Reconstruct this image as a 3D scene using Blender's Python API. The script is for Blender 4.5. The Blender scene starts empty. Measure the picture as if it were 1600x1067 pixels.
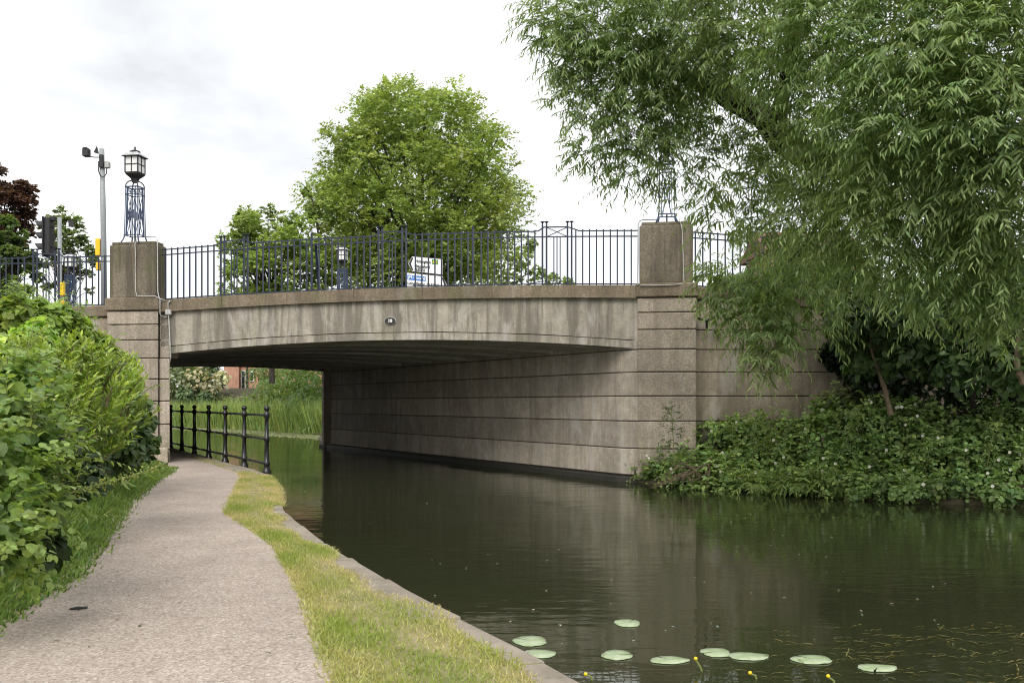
import bpy, bmesh, math
import numpy as np
from mathutils import Vector, Matrix

# ------------------------------------------------------------------ camera, sky, sun, exposure
scene = bpy.context.scene
C = scene.collection
F = 1555.6                       # focal length in photograph pixels (35 mm on 36 mm)
EYE = 1.6                        # eye height above the water (z = 0)
HOR = 629.0
cam_d = bpy.data.cameras.new('camera')
cam_d.lens = 35.0; cam_d.sensor_width = 36.0
cam_d.shift_y = (HOR - 533.5) / 1600.0
cam_d.clip_start = 0.05; cam_d.clip_end = 3000
cam = bpy.data.objects.new('camera', cam_d); C.objects.link(cam)
cam.location = (0, 0, EYE); cam.rotation_euler = (math.radians(90), 0, 0)
scene.camera = cam

SUN_EL, SUN_AZ = math.radians(46), math.radians(190)   # azimuth measured from +Y clockwise
world = bpy.data.worlds.new('World'); scene.world = world; world.use_nodes = True
nt = world.node_tree; nt.nodes.clear()
def wn(t): return nt.nodes.new(t)
out = wn('ShaderNodeOutputWorld'); bg = wn('ShaderNodeBackground')
sky = wn('ShaderNodeTexSky'); sky.sky_type = 'NISHITA'; sky.sun_disc = False
sky.sun_elevation = SUN_EL; sky.sun_rotation = SUN_AZ
tc = wn('ShaderNodeTexCoord'); mp = wn('ShaderNodeMapping'); mp.inputs['Scale'].default_value = (1.0, 1.0, 2.6)
mp.inputs['Location'].default_value = (0.55, 0.3, 0.15)
nz = wn('ShaderNodeTexNoise'); nz.inputs['Scale'].default_value = 2.3; nz.inputs['Detail'].default_value = 7
nz.inputs['Roughness'].default_value = 0.52; nz.inputs['Distortion'].default_value = 0.3
cr = wn('ShaderNodeValToRGB')
cr.color_ramp.elements[0].position = 0.34; cr.color_ramp.elements[0].color = (4.35, 4.4, 4.48, 1)
cr.color_ramp.elements[1].position = 0.64; cr.color_ramp.elements[1].color = (7.8, 7.8, 7.8, 1)
mx = wn('ShaderNodeMix'); mx.data_type = 'RGBA'; mx.inputs[0].default_value = 0.93   # thick cloud cover over the blue
nt.links.new(tc.outputs['Generated'], mp.inputs[0]); nt.links.new(mp.outputs[0], nz.inputs['Vector'])
nt.links.new(nz.outputs[0], cr.inputs[0])
nt.links.new(sky.outputs[0], mx.inputs[6]); nt.links.new(cr.outputs[0], mx.inputs[7])
nt.links.new(mx.outputs[2], bg.inputs[0]); bg.inputs[1].default_value = 0.10
nt.links.new(bg.outputs[0], out.inputs[0])

sun_d = bpy.data.lights.new('sun', 'SUN'); sun_d.energy = 1.5; sun_d.angle = math.radians(40)
sun_d.color = (1.0, 0.96, 0.9)
sun = bpy.data.objects.new('sun', sun_d); C.objects.link(sun)
sdir = Vector((math.sin(SUN_AZ) * math.cos(SUN_EL), math.cos(SUN_AZ) * math.cos(SUN_EL), math.sin(SUN_EL)))
sun.rotation_euler = sdir.to_track_quat('Z', 'Y').to_euler(); sun.location = sdir * 60

scene.view_settings.view_transform = 'Standard'; scene.view_settings.look = 'None'
scene.view_settings.exposure = 1.0; scene.view_settings.gamma = 1.0
scene.view_settings.use_curve_mapping = False
scene.render.engine = 'CYCLES'
scene.cycles.use_denoising = True; scene.cycles.denoising_prefilter = 'ACCURATE'; scene.cycles.pixel_filter_type = 'BLACKMAN_HARRIS'; scene.cycles.filter_width = 1.1
scene.cycles.max_bounces = 7; scene.cycles.diffuse_bounces = 5; scene.cycles.glossy_bounces = 3
scene.cycles.transmission_bounces = 4; scene.cycles.transparent_max_bounces = 6

rng = np.random.default_rng(11)

# ------------------------------------------------------------------ geometry helpers
def P(px, py, Y):
    return np.array([(px - 800) / F * Y, Y, EYE - (py - HOR) / F * Y])
OX, OY = -8.26, 21.7
UX, UY = 0.98690, -0.16131
VX, VY = 0.16131, 0.98690
def W(s, d, z=0.0): return Vector((OX + s*UX + d*VX, OY + s*UY + d*VY, z))
def face_s(px, d=0.0):
    x = (px - 800) / F
    return (OX + d*VX - x*(OY + d*VY)) / (x*UY - UX)
def face_pt(px, py, d=0.0):
    s = face_s(px, d); Y = OY + s*UY + d*VY
    return s, EYE - (py - HOR) / F * Y

class MB:
    def __init__(self): self.v = []; self.f = []
    def add(self, vs, fs):
        b = len(self.v); self.v += [tuple(p) for p in vs]; self.f += [tuple(i + b for i in f) for f in fs]; return self
    def box(self, c, size, rz=0.0, M=None):
        sx, sy, sz = [a/2 for a in size]; R = M or Matrix.Rotation(rz, 3, 'Z'); c = Vector(c)
        vs = [c + R @ Vector((x*sx, y*sy, z*sz)) for z in (-1, 1) for y in (-1, 1) for x in (-1, 1)]
        return self.add(vs, [(0,2,3,1),(4,5,7,6),(0,1,5,4),(2,6,7,3),(0,4,6,2),(1,3,7,5)])
    def prism(self, poly, z0, z1):
        n = len(poly)
        f0 = z0 if callable(z0) else (lambda p: z0); f1 = z1 if callable(z1) else (lambda p: z1)
        vs = [(p[0], p[1], f0(p)) for p in poly] + [(p[0], p[1], f1(p)) for p in poly]
        fs = [tuple(range(n-1, -1, -1)), tuple(range(n, 2*n))] + [(i, (i+1) % n, n+(i+1) % n, n+i) for i in range(n)]
        return self.add(vs, fs)
    def tube(self, pts, r, n=6, cap=True):
        pts = [Vector(p) for p in pts]; rs = r if hasattr(r, '__len__') else [r]*len(pts)
        vs, fs = [], []; prev = None
        for i, p in enumerate(pts):
            t = (pts[min(i+1, len(pts)-1)] - pts[max(i-1, 0)]).normalized()
            if prev is None:
                a = Vector((0, 0, 1)) if abs(t.z) < .9 else Vector((1, 0, 0)); a = (a - t*a.dot(t)).normalized()
            else:
                a = prev - t*prev.dot(t); a = a.normalized() if a.length > 1e-6 else prev
            prev = a; b = t.cross(a)
            for k in range(n):
                an = 2*math.pi*(k + .5)/n; vs.append(p + (a*math.cos(an) + b*math.sin(an))*rs[i])
        for i in range(len(pts)-1):
            for k in range(n): fs.append((i*n+k, i*n+(k+1) % n, (i+1)*n+(k+1) % n, (i+1)*n+k))
        if cap: fs += [tuple(range(n-1, -1, -1)), tuple(range((len(pts)-1)*n, len(pts)*n))]
        return self.add(vs, fs)
    def lathe(self, prof, c=(0, 0, 0), n=12, rot=0.0):
        vs, fs = [], []
        for r, z in prof:
            for k in range(n):
                a = 2*math.pi*k/n + rot; vs.append((c[0]+r*math.cos(a), c[1]+r*math.sin(a), c[2]+z))
        m = len(prof)
        for i in range(m-1):
            for k in range(n): fs.append((i*n+k, i*n+(k+1) % n, (i+1)*n+(k+1) % n, (i+1)*n+k))
        fs += [tuple(range(n-1, -1, -1)), tuple(range((m-1)*n, m*n))]
        return self.add(vs, fs)
    def mesh(self, name, bevel=0.0, smooth=False, seg=1):
        me = bpy.data.meshes.new(name)
        if bevel:
            me.from_pydata(self.v, [], self.f); bm = bmesh.new(); bm.from_mesh(me)
            bmesh.ops.bevel(bm, geom=bm.edges[:], offset=bevel, segments=seg, affect='EDGES', profile=.6, clamp_overlap=True)
            bm.to_mesh(me); bm.free()
        else: me.from_pydata(self.v, [], self.f)
        bm = bmesh.new(); bm.from_mesh(me); bmesh.ops.recalc_face_normals(bm, faces=bm.faces[:]); bm.to_mesh(me); bm.free()
        if smooth:
            for p in me.polygons: p.use_smooth = True
        me.update(); return me

def link(name, me, mat, parent=None, loc=None):
    o = bpy.data.objects.new(name, me); C.objects.link(o)
    if mat is not None and not me.materials: me.materials.append(mat)
    if loc is not None: o.location = loc
    if parent is not None:
        o.parent = parent
        M = Matrix.Identity(4); q = parent
        chain = []
        while q is not None: chain.append(q); q = q.parent
        for q in reversed(chain): M = M @ q.matrix_parent_inverse @ q.matrix_basis if q.parent else q.matrix_basis.copy()
        o.matrix_parent_inverse = M.inverted()
    return o
def tag(o, label, cat, group=None):
    o['label'] = label; o['category'] = cat
    if group: o['group'] = group
    return o
def struct(o): o['kind'] = 'structure'; return o
def stuff(o): o['kind'] = 'stuff'; return o
def thing(name, label, cat, loc, group=None, rz=0.0):
    e = bpy.data.objects.new(name, None); C.objects.link(e); e.empty_display_size = .2
    e.location = loc; e.rotation_euler = (0, 0, rz)
    return tag(e, label, cat, group)
def local(o):       # part built in the thing's own coordinates
    o.matrix_parent_inverse = Matrix.Identity(4); return o
def copy_tree(root, loc, rz=None, label=None, scale=None):
    r = root.copy(); C.objects.link(r); r.location = loc
    if rz is not None: r.rotation_euler = (0, 0, rz)
    if scale: r.scale = (scale,)*3
    if label: r['label'] = label
    for ch in root.children:
        c = ch.copy(); C.objects.link(c); c.parent = r
        for g in ch.children:
            d = g.copy(); C.objects.link(d); d.parent = c
    return r

# ------------------------------------------------------------------ materials
class NT:
    def __init__(self, name):
        self.m = bpy.data.materials.new(name); self.m.use_nodes = True; self.t = self.m.node_tree; self.t.nodes.clear()
        self.o = self.n('ShaderNodeOutputMaterial'); self.b = self.n('ShaderNodeBsdfPrincipled')
        self.l(self.b.outputs[0], self.o.inputs[0]); self.tc = self.n('ShaderNodeTexCoord')
    def n(self, t): return self.t.nodes.new(t)
    def l(self, a, b): self.t.links.new(a, b)
    def map(self, scale):
        m = self.n('ShaderNodeMapping'); m.inputs['Scale'].default_value = scale; self.l(self.tc.outputs['Object'], m.inputs[0]); return m.outputs[0]
    def noise(self, scale, detail=4, rough=.55, vec=None, dist=0.0):
        k = self.n('ShaderNodeTexNoise'); k.inputs['Scale'].default_value = scale; k.inputs['Detail'].default_value = detail
        k.inputs['Roughness'].default_value = rough; k.inputs['Distortion'].default_value = dist
        self.l(vec if vec is not None else self.tc.outputs['Object'], k.inputs['Vector']); return k.outputs[0]
    def vor(self, scale, vec=None):
        k = self.n('ShaderNodeTexVoronoi'); k.inputs['Scale'].default_value = scale
        self.l(vec if vec is not None else self.tc.outputs['Object'], k.inputs['Vector']); return k
    def ramp(self, fac, stops):
        r = self.n('ShaderNodeValToRGB'); e = r.color_ramp.elements
        while len(e) < len(stops): e.new(.5)
        for q, (p, c) in zip(e, stops):
            q.position = p; q.color = tuple(c) + (1,) if hasattr(c, '__len__') else (c, c, c, 1)
        self.l(fac, r.inputs[0]); return r.outputs[0]
    def mix(self, fac, a, b, mode='MIX'):
        k = self.n('ShaderNodeMix'); k.data_type = 'RGBA'; k.blend_type = mode
        for i, x in ((0, fac), (6, a), (7, b)):
            if hasattr(x, 'is_linked'): self.l(x, k.inputs[i])
            elif i == 0: k.inputs[0].default_value = x
            else: k.inputs[i].default_value = tuple(x) + (1,)
        return k.outputs[2]
    def math(self, op, a, b=None):
        k = self.n('ShaderNodeMath'); k.operation = op
        for i, x in enumerate((a, b)):
            if x is None: continue
            if hasattr(x, 'is_linked'): self.l(x, k.inputs[i])
            else: k.inputs[i].default_value = x
        return k.outputs[0]
    def bump(self, h, strength=.3, dist=.01):
        k = self.n('ShaderNodeBump'); k.inputs['Strength'].default_value = strength; k.inputs['Distance'].default_value = dist
        self.l(h, k.inputs['Height']); self.l(k.outputs[0], self.b.inputs['Normal'])
    def set(self, col=None, rough=None, metal=None, spec=None):
        if col is not None:
            if hasattr(col, 'is_linked'): self.l(col, self.b.inputs['Base Color'])
            else: self.b.inputs['Base Color'].default_value = tuple(col) + (1,)
        if rough is not None:
            if hasattr(rough, 'is_linked'): self.l(rough, self.b.inputs['Roughness'])
            else: self.b.inputs['Roughness'].default_value = rough
        if metal is not None: self.b.inputs['Metallic'].default_value = metal
        if spec is not None: self.b.inputs['Specular IOR Level'].default_value = spec
        return self.m

def paint(name, col, rough=.4, var=.25, metal=0.0):
    a = NT(name); n = a.noise(14, 4); c = a.mix(a.ramp(n, [(.35, 0), (.7, 1)]), [x*(1-var) for x in col], [min(1, x*(1+var)) for x in col])
    a.bump(a.noise(60, 3), .08, .003); return a.set(c, rough, metal)

def concrete(name, base, aggregate=.5, streak=.5, moss=.25, pale=.25, dark=.4, topz=None):
    a = NT(name)
    v = a.vor(48); sp = a.ramp(v.outputs['Color'], [(.0, .68), (.5, 1.0), (1.0, 1.36)])
    big = a.ramp(a.noise(1.1, 6, .6), [(.3, .78), (.7, 1.18)])
    c = a.mix(1.0, base, big, 'MULTIPLY')
    oi = a.n('ShaderNodeObjectInfo'); c = a.mix(1.0, c, a.ramp(oi.outputs['Random'], [(0, .86), (1, 1.14)]), 'MULTIPLY')
    c = a.mix(aggregate, c, a.mix(1.0, c, sp, 'MULTIPLY'))
    c = a.mix(1.0, c, a.ramp(a.noise(6.5, 8, .72), [(.32, .80), (.68, 1.18)]), 'MULTIPLY')
    n2 = a.noise(1.0, 5, .6, a.map((3.2, 3.2, .28)))              # runs down the face
    n3 = a.noise(1.0, 4, .6, a.map((9.0, 9.0, .55)))
    st = a.math('MULTIPLY', a.ramp(n2, [(.47, 0), (.60, 1)]), streak*.8)
    st2 = a.math('MULTIPLY', a.ramp(n3, [(.50, 0), (.62, 1)]), streak*.8)
    c = a.mix(st, c, [x*dark for x in base]); c = a.mix(st2, c, [x*dark*1.15 for x in base])
    pl = a.math('MULTIPLY', a.ramp(a.noise(1.0, 6, .65, a.map((2.4, 2.4, .8)), .6), [(.53, 0), (.66, 1)]), pale)
    c = a.mix(pl, c, (.50, .47, .43))
    ms = a.math('MULTIPLY', a.ramp(a.noise(1.7, 5, .6, a.map((1.5, 1.5, .6))), [(.52, 0), (.72, 1)]), moss)
    c = a.mix(ms, c, (.10, .115, .035))
    h = a.math('ADD', a.math('MULTIPLY', v.outputs['Distance'], .6), a.noise(30, 5))
    a.bump(h, .45, .012)
    return a.set(c, .9, spec=.25)

def leaf_mat(name, trans=.35, gloss=.45):
    a = NT(name); at = a.n('ShaderNodeAttribute'); at.attribute_name = 'col'
    lc = a.mix(1.0, at.outputs['Color'], a.ramp(a.noise(38, 4, .6), [(.34, .72), (.66, 1.18)]), 'MULTIPLY')
    lc = a.mix(a.math('MULTIPLY', a.ramp(a.noise(17, 3), [(.66, 0), (.72, 1)]), .5), lc, (.20, .17, .05))
    a.set(lc, gloss, spec=.35)
    tr = a.n('ShaderNodeBsdfTranslucent'); br = a.mix(1.0, lc, (1.5, 1.55, .75), 'MULTIPLY'); a.l(br, tr.inputs[0])
    mxs = a.n('ShaderNodeMixShader'); mxs.inputs[0].default_value = trans
    a.l(a.b.outputs[0], mxs.inputs[1]); a.l(tr.outputs[0], mxs.inputs[2]); a.l(mxs.outputs[0], a.o.inputs[0]); return a.m

M = {}
M['fascia'] = concrete('fascia_concrete', (.36, .325, .265), .35, .95, .25, .55, .40)
M['coping'] = concrete('coping_concrete', (.20, .16, .112), .9, .4, .6, .15, .5)
M['pier'] = concrete('pier_aggregate', (.365, .31, .245), 1.0, .5, .3, .3, .55)
M['block'] = concrete('pier_block_aggregate', (.175, .148, .11), 1.0, .8, .5, .05, .42)
M['wall'] = concrete('abutment_concrete', (.42, .365, .295), .5, .38, .14, .55, .48)
M['wing'] = concrete('wing_concrete', (.31, .26, .195), .5, .6, .3, .5, .5)
M['soffit'] = concrete('soffit_concrete', (.34, .325, .28), .3, .2, .05, .1, .6)
M['joint'] = paint('joint_dirt', (.085, .073, .058), .95)
M['ledge'] = paint('wet_ledge', (.028, .027, .020), .7)
M['navy'] = paint('navy_paint', (.012, .020, .045), .38)
M['lampblue'] = paint('lamp_blue_paint', (.026, .05, .115), .4)
M['black'] = paint('black_paint', (.012, .012, .013), .28)
M['blackmatt'] = paint('black_matt', (.018, .018, .019), .6)
M['grey'] = paint('grey_pole_paint', (.27, .29, .295), .5, .12)
M['galv'] = paint('galvanised_conduit', (.42, .42, .40), .5, .2)
M['leadgrey'] = paint('lead_roof', (.40, .41, .42), .45, .25)
M['opal'] = paint('opal_glass', (.74, .74, .72), .25, .06)
M['yellow'] = paint('yellow_case', (.85, .52, .01), .4, .08)
M['white'] = paint('white_sheet', (.80, .80, .78), .4, .04)
M['signblue'] = paint('sign_blue', (.01, .17, .55), .4, .05)
M['signgreen'] = paint('sign_green', (.0, .18, .05), .4, .05)
M['signyellow'] = paint('sign_yellow', (.85, .62, .02), .4, .05)
M['bark'] = None
a = NT('bark'); c = a.mix(a.ramp(a.noise(5, 6, .6, a.map((3, 3, .7))), [(.35, 0), (.7, 1)]), (.022, .017, .012), (.075, .06, .045)); a.bump(a.noise(9, 6, .7, a.map((4, 4, .8))), .9, .04); M['bark'] = a.set(c, .95)
a = NT('pale_stem'); c = a.mix(a.ramp(a.noise(9, 5), [(.35, 0), (.7, 1)]), (.11, .075, .045), (.20, .15, .095)); M['stem'] = a.set(c, .85)
a = NT('green_stem'); M['gstem'] = a.set(a.mix(a.noise(6), (.10, .14, .03), (.20, .22, .06)), .7)
for k, t, g in (('leaf', .42, .42), ('glossy', .32, .32), ('dullleaf', .35, .55)): M[k] = leaf_mat(k, t, g)

a = NT('gravel_path')
v = a.vor(70); v2 = a.vor(150)
c = a.ramp(v.outputs['Color'], [(.0, (.16, .115, .095)), (.35, (.33, .272, .22)), (.7, (.44, .375, .315)), (1.0, (.66, .60, .53))])
c = a.mix(.35, c, a.ramp(v2.outputs['Color'], [(.0, (.15, .11, .09)), (1.0, (.60, .52, .47))]))
c = a.mix(1.0, c, a.ramp(a.noise(1.3, 6, .62), [(.3, .80), (.7, 1.12)]), 'MULTIPLY')
a.bump(v.outputs['Distance'], .6, .008); M['path'] = a.set(c, .9, spec=.2)

a = NT('soil'); c = a.mix(a.ramp(a.noise(3, 7, .65), [(.35, 0), (.68, 1)]), (.03, .03, .013), (.075, .06, .035))
a.bump(a.noise(18, 5), .6, .03); M['soil'] = a.set(c, .95)
a = NT('verge_soil'); c = a.mix(a.ramp(a.noise(4, 7, .65), [(.35, 0), (.68, 1)]), (.15, .16, .05), (.34, .27, .16))
a.bump(a.noise(30, 5), .6, .02); M['verge'] = a.set(c, .95)
a = NT('asphalt'); c = a.mix(a.noise(80, 4), (.035, .035, .036), (.07, .07, .07)); M['asphalt'] = a.set(c, .9)
a = NT('coping_stone'); c = a.mix(a.ramp(a.noise(2.2, 7, .65), [(.3, 0), (.72, 1)]), (.17, .145, .108), (.36, .31, .25))
c = a.mix(a.math('MULTIPLY', a.ramp(a.noise(7, 6, .7), [(.55, 0), (.7, 1)]), .6), c, (.12, .11, .07)); a.bump(a.noise(22, 7, .7), .7, .02); M['stone'] = a.set(c, .92)
a = NT('red_brick')
bt = a.n('ShaderNodeTexBrick'); bt.inputs['Scale'].default_value = 4.4; bt.inputs['Mortar Size'].default_value = .012
bt.inputs['Color1'].default_value = (.40, .19, .125, 1); bt.inputs['Color2'].default_value = (.48, .25, .17, 1); bt.inputs['Mortar'].default_value = (.42, .33, .26, 1)
mpb = a.n('ShaderNodeMapping'); mpb.inputs['Rotation'].default_value = (math.radians(90), 0, 0); a.l(a.tc.outputs['Object'], mpb.inputs[0]); a.l(mpb.outputs[0], bt.inputs['Vector'])
M['brick'] = a.set(a.mix(1.0, bt.outputs[0], a.ramp(a.noise(.8, 5), [(.3, .8), (.7, 1.15)]), 'MULTIPLY'), .9)
M['tile'] = paint('roof_tile', (.16, .075, .05), .85); M['pane'] = paint('window_glass', (.02, .022, .025), .08)

a = NT('canal_water')
gl = a.n('ShaderNodeBsdfGlossy'); gl.inputs['Roughness'].default_value = .025; gl.inputs['Color'].default_value = (.93, .95, .9, 1)
df = a.n('ShaderNodeBsdfDiffuse'); df.inputs['Color'].default_value = (.038, .042, .020, 1)
tp = a.n('ShaderNodeBsdfTransparent'); tp.inputs['Color'].default_value = (.42, .42, .22, 1)
m1 = a.n('ShaderNodeMixShader'); m1.inputs[0].default_value = .35; a.l(df.outputs[0], m1.inputs[1]); a.l(tp.outputs[0], m1.inputs[2])
fr = a.n('ShaderNodeFresnel'); fr.inputs['IOR'].default_value = 1.33
m2 = a.n('ShaderNodeMixShader'); a.l(fr.outputs[0], m2.inputs[0]); a.l(m1.outputs[0], m2.inputs[1]); a.l(gl.outputs[0], m2.inputs[2]); a.l(m2.outputs[0], a.o.inputs[0])
h = a.math('ADD', a.math('MULTIPLY', a.noise(1.0, 3, .5, a.map((2.0, 4.6, 1))), 1.0), a.math('MULTIPLY', a.noise(1.0, 3, .5, a.map((9.0, 20.0, 1))), .16))
patch = a.ramp(a.noise(.35, 3), [(.38, .12), (.62, 1.15)])
bp = a.n('ShaderNodeBump'); bp.inputs['Strength'].default_value = .22; bp.inputs['Distance'].default_value = .03
a.l(a.math('MULTIPLY', h, patch), bp.inputs['Height'])
for q in (gl, fr): a.l(bp.outputs[0], q.inputs['Normal'])
M['water'] = a.m
M['bed'] = paint('canal_bed', (.04, .036, .018), .95)

# ------------------------------------------------------------------ banks, ground, water, path
def interp(pts):
    ys = [p[1] for p in pts]; xs = [p[0] for p in pts]
    return lambda y: float(np.interp(y, ys, xs))
XL = interp([(30,-60),(8,-14),(2.6,-1),(.32,4.69),(-.96,7.44),(-1.83,9.5),(-2.76,12),(-3.5,15.1),(-4.45,18.2),(-9.1,27.4),(-16,40),(-24,52),(-36,67),(-80,90),(-400,160),(-900,420)])
PR = interp([(27,-60),(6.5,-14),(1.2,-1),(-.81,4.7),(-1.4,6.8),(-2.2,9.3),(-3.36,11.8),(-3.9,14),(-4.75,17.6),(-5.2,18.9),(-9.45,27.4),(-16.4,40),(-24.4,52)])
PL = interp([(24,-60),(3.6,-14),(-1.9,-1),(-3.0,5),(-3.35,7.4),(-4.1,9.9),(-5.0,12.7),(-6.0,16.5),(-7.15,21.3),(-16.3,37),(-25,52)])
XR = interp([(60,-60),(34,-14),(26,0),(20,8),(14,12),(10,14),(7.9,15.2),(6.16,15.96),(3.9,18.3),(2.21,20.24),(-6.84,35.8),(-8.6,44),(-9.35,48.8),(-12.9,54),(-17.6,60.7),(-24,67.5),(-60,84),(-390,150),(-890,430)])
YS = sorted(set(list(np.arange(-60, 0, 6)) + list(np.arange(0, 24, .5)) + list(np.arange(24, 70, 2)) + [20.0, 20.4, 22.2, 22.5, 36.4, 37.4, 80, 100, 130, 160, 220, 300, 400]))
def terrain(name, rows, mat):
    n = len(rows[0]); mb = MB(); vs = [p for r in rows for p in r]; fs = []
    for i in range(len(rows)-1):
        for j in range(n-1): fs.append((i*n+j, i*n+j+1, (i+1)*n+j+1, (i+1)*n+j))
    mb.add(vs, fs); me = mb.mesh(name, smooth=False); return struct(link(name, me, mat))
PATHZ = .28
rows = []
for y in YS:
    xl, pl = XL(y), PL(y) if y < 52 else XL(y) - 1.5
    if 22.5 <= y <= 37.4: prof = [(0,-.9),(0,PATHZ),(0,PATHZ)] + [(pl-xl-.06,PATHZ),(pl-xl-.5,3.2),(pl-xl-1,3.2),(pl-xl-3,3.2),(pl-xl-8,3.2),(pl-xl-30,3.2),(-700,3)]
    else: prof = [(0,-.9),(0,PATHZ-.02),(-.02,PATHZ)] + [(pl-xl-.1,PATHZ),(pl-xl-.6,.42),(pl-xl-1.5,1.0),(pl-xl-3,1.7),(pl-xl-6,2.5),(pl-xl-30,2.9),(-700,3)]
    rows.append([(xl+o, y, z) for o, z in prof])
terrain('ground_towpath_bank', rows, M['soil'])
rows = []
for y in YS:
    xr = XR(y)
    if 20.4 <= y <= 36: prof = [(.1,-.9),(.2,-.5),(.35,3.1),(1,3.1),(2,3.1),(4,3.1),(8,3.1),(20,3.1),(60,3),(900,3)]
    else: prof = [(0,-.9),(.05,.06),(.35,.12),(1,.2),(2,.34),(4,.7),(8,1.7),(20,2.7),(60,3),(900,3)]
    rows.append([(xr+o, y, z) for o, z in prof])
terrain('ground_far_bank', rows, M['soil'])
mb = MB(); mb.add([(-450,-60,0),(90,-60,0),(90,160,0),(-450,160,0)], [(0,1,2,3)]); struct(link('canal_water', mb.mesh('canal_water'), M['water']))
mb = MB(); mb.add([(-450,-60,-.85),(90,-60,-.85),(90,160,-.85),(-450,160,-.85)], [(0,1,2,3)]); struct(link('canal_bed', mb.mesh('canal_bed'), M['bed']))
ys = list(np.arange(-8, 46, .35)); mb = MB(); vs = []; n = 7
for y in ys:
    l, r = PL(y) - .5, PR(y) + .035*math.sin(y*3.1) + .03*math.sin(y*7.7+1) + .02*math.sin(y*17)
    for k in range(n):
        t = k/(n-1); vs.append((l+(r-l)*t, y, PATHZ + .006 + .02*math.sin(math.pi*t)))
mb.add(vs, [(i*n+j, i*n+j+1, (i+1)*n+j+1, (i+1)*n+j) for i in range(len(ys)-1) for j in range(n-1)])
struct(link('towpath', mb.mesh('towpath', smooth=True), M['path']))
# verge sheet under the grass
mb = MB(); vs = []
for y in ys:
    r, e = PR(y) - .1, XL(y) - .02
    vs += [(r, y, PATHZ+.003), ((r+e)/2, y, PATHZ+.03), (e, y, PATHZ+.004)]
mb.add(vs, [(i*3+j, i*3+j+1, (i+1)*3+j+1, (i+1)*3+j) for i in range(len(ys)-1) for j in range(2)])
struct(link('grass_verge', mb.mesh('grass_verge', smooth=True), M['verge']))

# coping stones along the water's edge
edge = [(XL(y), y) for y in np.arange(-1, 31, .05)]
acc = [0.0]
for i in range(1, len(edge)): acc.append(acc[-1] + math.dist(edge[i], edge[i-1]))
def at_len(t): return np.array([np.interp(t, acc, [e[0] for e in edge]), np.interp(t, acc, [e[1] for e in edge])])
cope = struct(bpy.data.objects.new('canal_coping', None)); C.objects.link(cope); cope.location = (0, 6, .2)
t = 0.0
while t < acc[-1] - 1.3:
    L = rng.uniform(.95, 1.45); a0, a1 = at_len(t + .012), at_len(t + L - .012)
    y = a0[1]; t += L
    if 12.6 < y < 18.0: continue                      # here the stones are lost under turf
    w = .34 + rng.uniform(-.03, .03); dirv = (a1-a0)/np.linalg.norm(a1-a0); nrm = np.array([-dirv[1], dirv[0]])
    q = [a0, a0 + (a1-a0)*.33, a0 + (a1-a0)*.7, a1]; q = [p - nrm*(.008 + rng.uniform(-.012, .012)) for p in q]
    poly = [tuple(p) for p in q] + [tuple(a1 + nrm*w), tuple(a0 + nrm*w)]
    ztop = PATHZ + .018 + rng.uniform(-.01, .012)
    link('coping_stone', MB().prism(poly, -.35, ztop).mesh('coping_stone', bevel=.018, seg=2), M['stone'], cope)

# ------------------------------------------------------------------ bridge
bridge = thing('road_bridge', 'wide brown concrete road bridge with shallow arch spanning the canal', 'bridge', W(5.7, 0, 0))
def fitz(pts, d=0.08):
    q = [face_pt(px, py, d) for px, py in pts]; co = np.polyfit([a for a, b in q], [b for a, b in q], 2); return lambda s: float(np.polyval(co, s))
z_arch = fitz([(266,552),(300,548.8),(400,540),(500,533.9),(600,531),(800,533.9),(993,544)])
z_ctop = fitz([(258,468.5),(300,465.8),(500,454),(600,449.5),(800,447.5),(993,445)], 0)
z_cbot = lambda s: z_ctop(s) - .255
sLp0, sLp1, sLr = face_s(167), face_s(247.5), face_s(263)
sRp0, sRp1 = face_s(996), face_s(1088)
CT = -.6356/.772                                      # skew: shift along the face per metre of depth
N = Vector((2.21, 20.24)); Fc = Vector((-6.84, 35.8))
DW = 13.9
def ss(a, b, n): return [a + (b-a)*i/n for i in range(n+1)]
# fascia
def curved_slab(name, s0, s1, zb, zt, d0, d1, mat, parent, bevel=0.0, n=36, shift=0.0, ks=None):
    mb = MB(); vs = []; 
    for s in ss(s0, s1, n):
        vs += [W(s+shift, d0, zb(s)), W(s+shift, d1, zb(s)), W(s+shift, d1, zt(s)), W(s+shift, d0, zt(s))]
    fs = [(i*4+j, i*4+(j+1) % 4, i*4+4+(j+1) % 4, i*4+4+j) for i in range(n) for j in range(4)]
    fs += [(0,1,2,3), (n*4+3, n*4+2, n*4+1, n*4)]
    mb.add(vs, fs); return link(name, mb.mesh(name), mat, parent)
fas = curved_slab('fascia_beam', sLr-.22, sRp0+.05, lambda s: z_arch(s)+.165+.004*math.sin(s*3), lambda s: z_cbot(s)+.02, .09, .55, M['fascia'], bridge)
curved_slab('edge_band', sLr-.22, sRp0+.05, z_arch, lambda s: z_arch(s)+.15, .10, .5, M['fascia'], fas)
curved_slab('joint', sLr-.2, sRp0+.04, lambda s: z_arch(s)+.14, lambda s: z_arch(s)+.19, .115, .5, M['joint'], fas)
sc0 = sLp1 - .02; nC = 7
for i in range(nC):                                   # string course in lengths
    s0 = sc0 + (sRp0 - sc0)*i/nC; s1 = sc0 + (sRp0 - sc0)*(i+1)/nC - .006
    curved_slab('coping_length', s0, s1, z_cbot, z_ctop, .0, .56, M['coping'], bridge, n=6)
# far fascia
shf = CT*DW
far = curved_slab('fascia_beam', sLr-.3, sRp0-.2, z_arch, z_ctop, DW-.3, DW+.1, M['fascia'], bridge, shift=shf)
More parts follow.
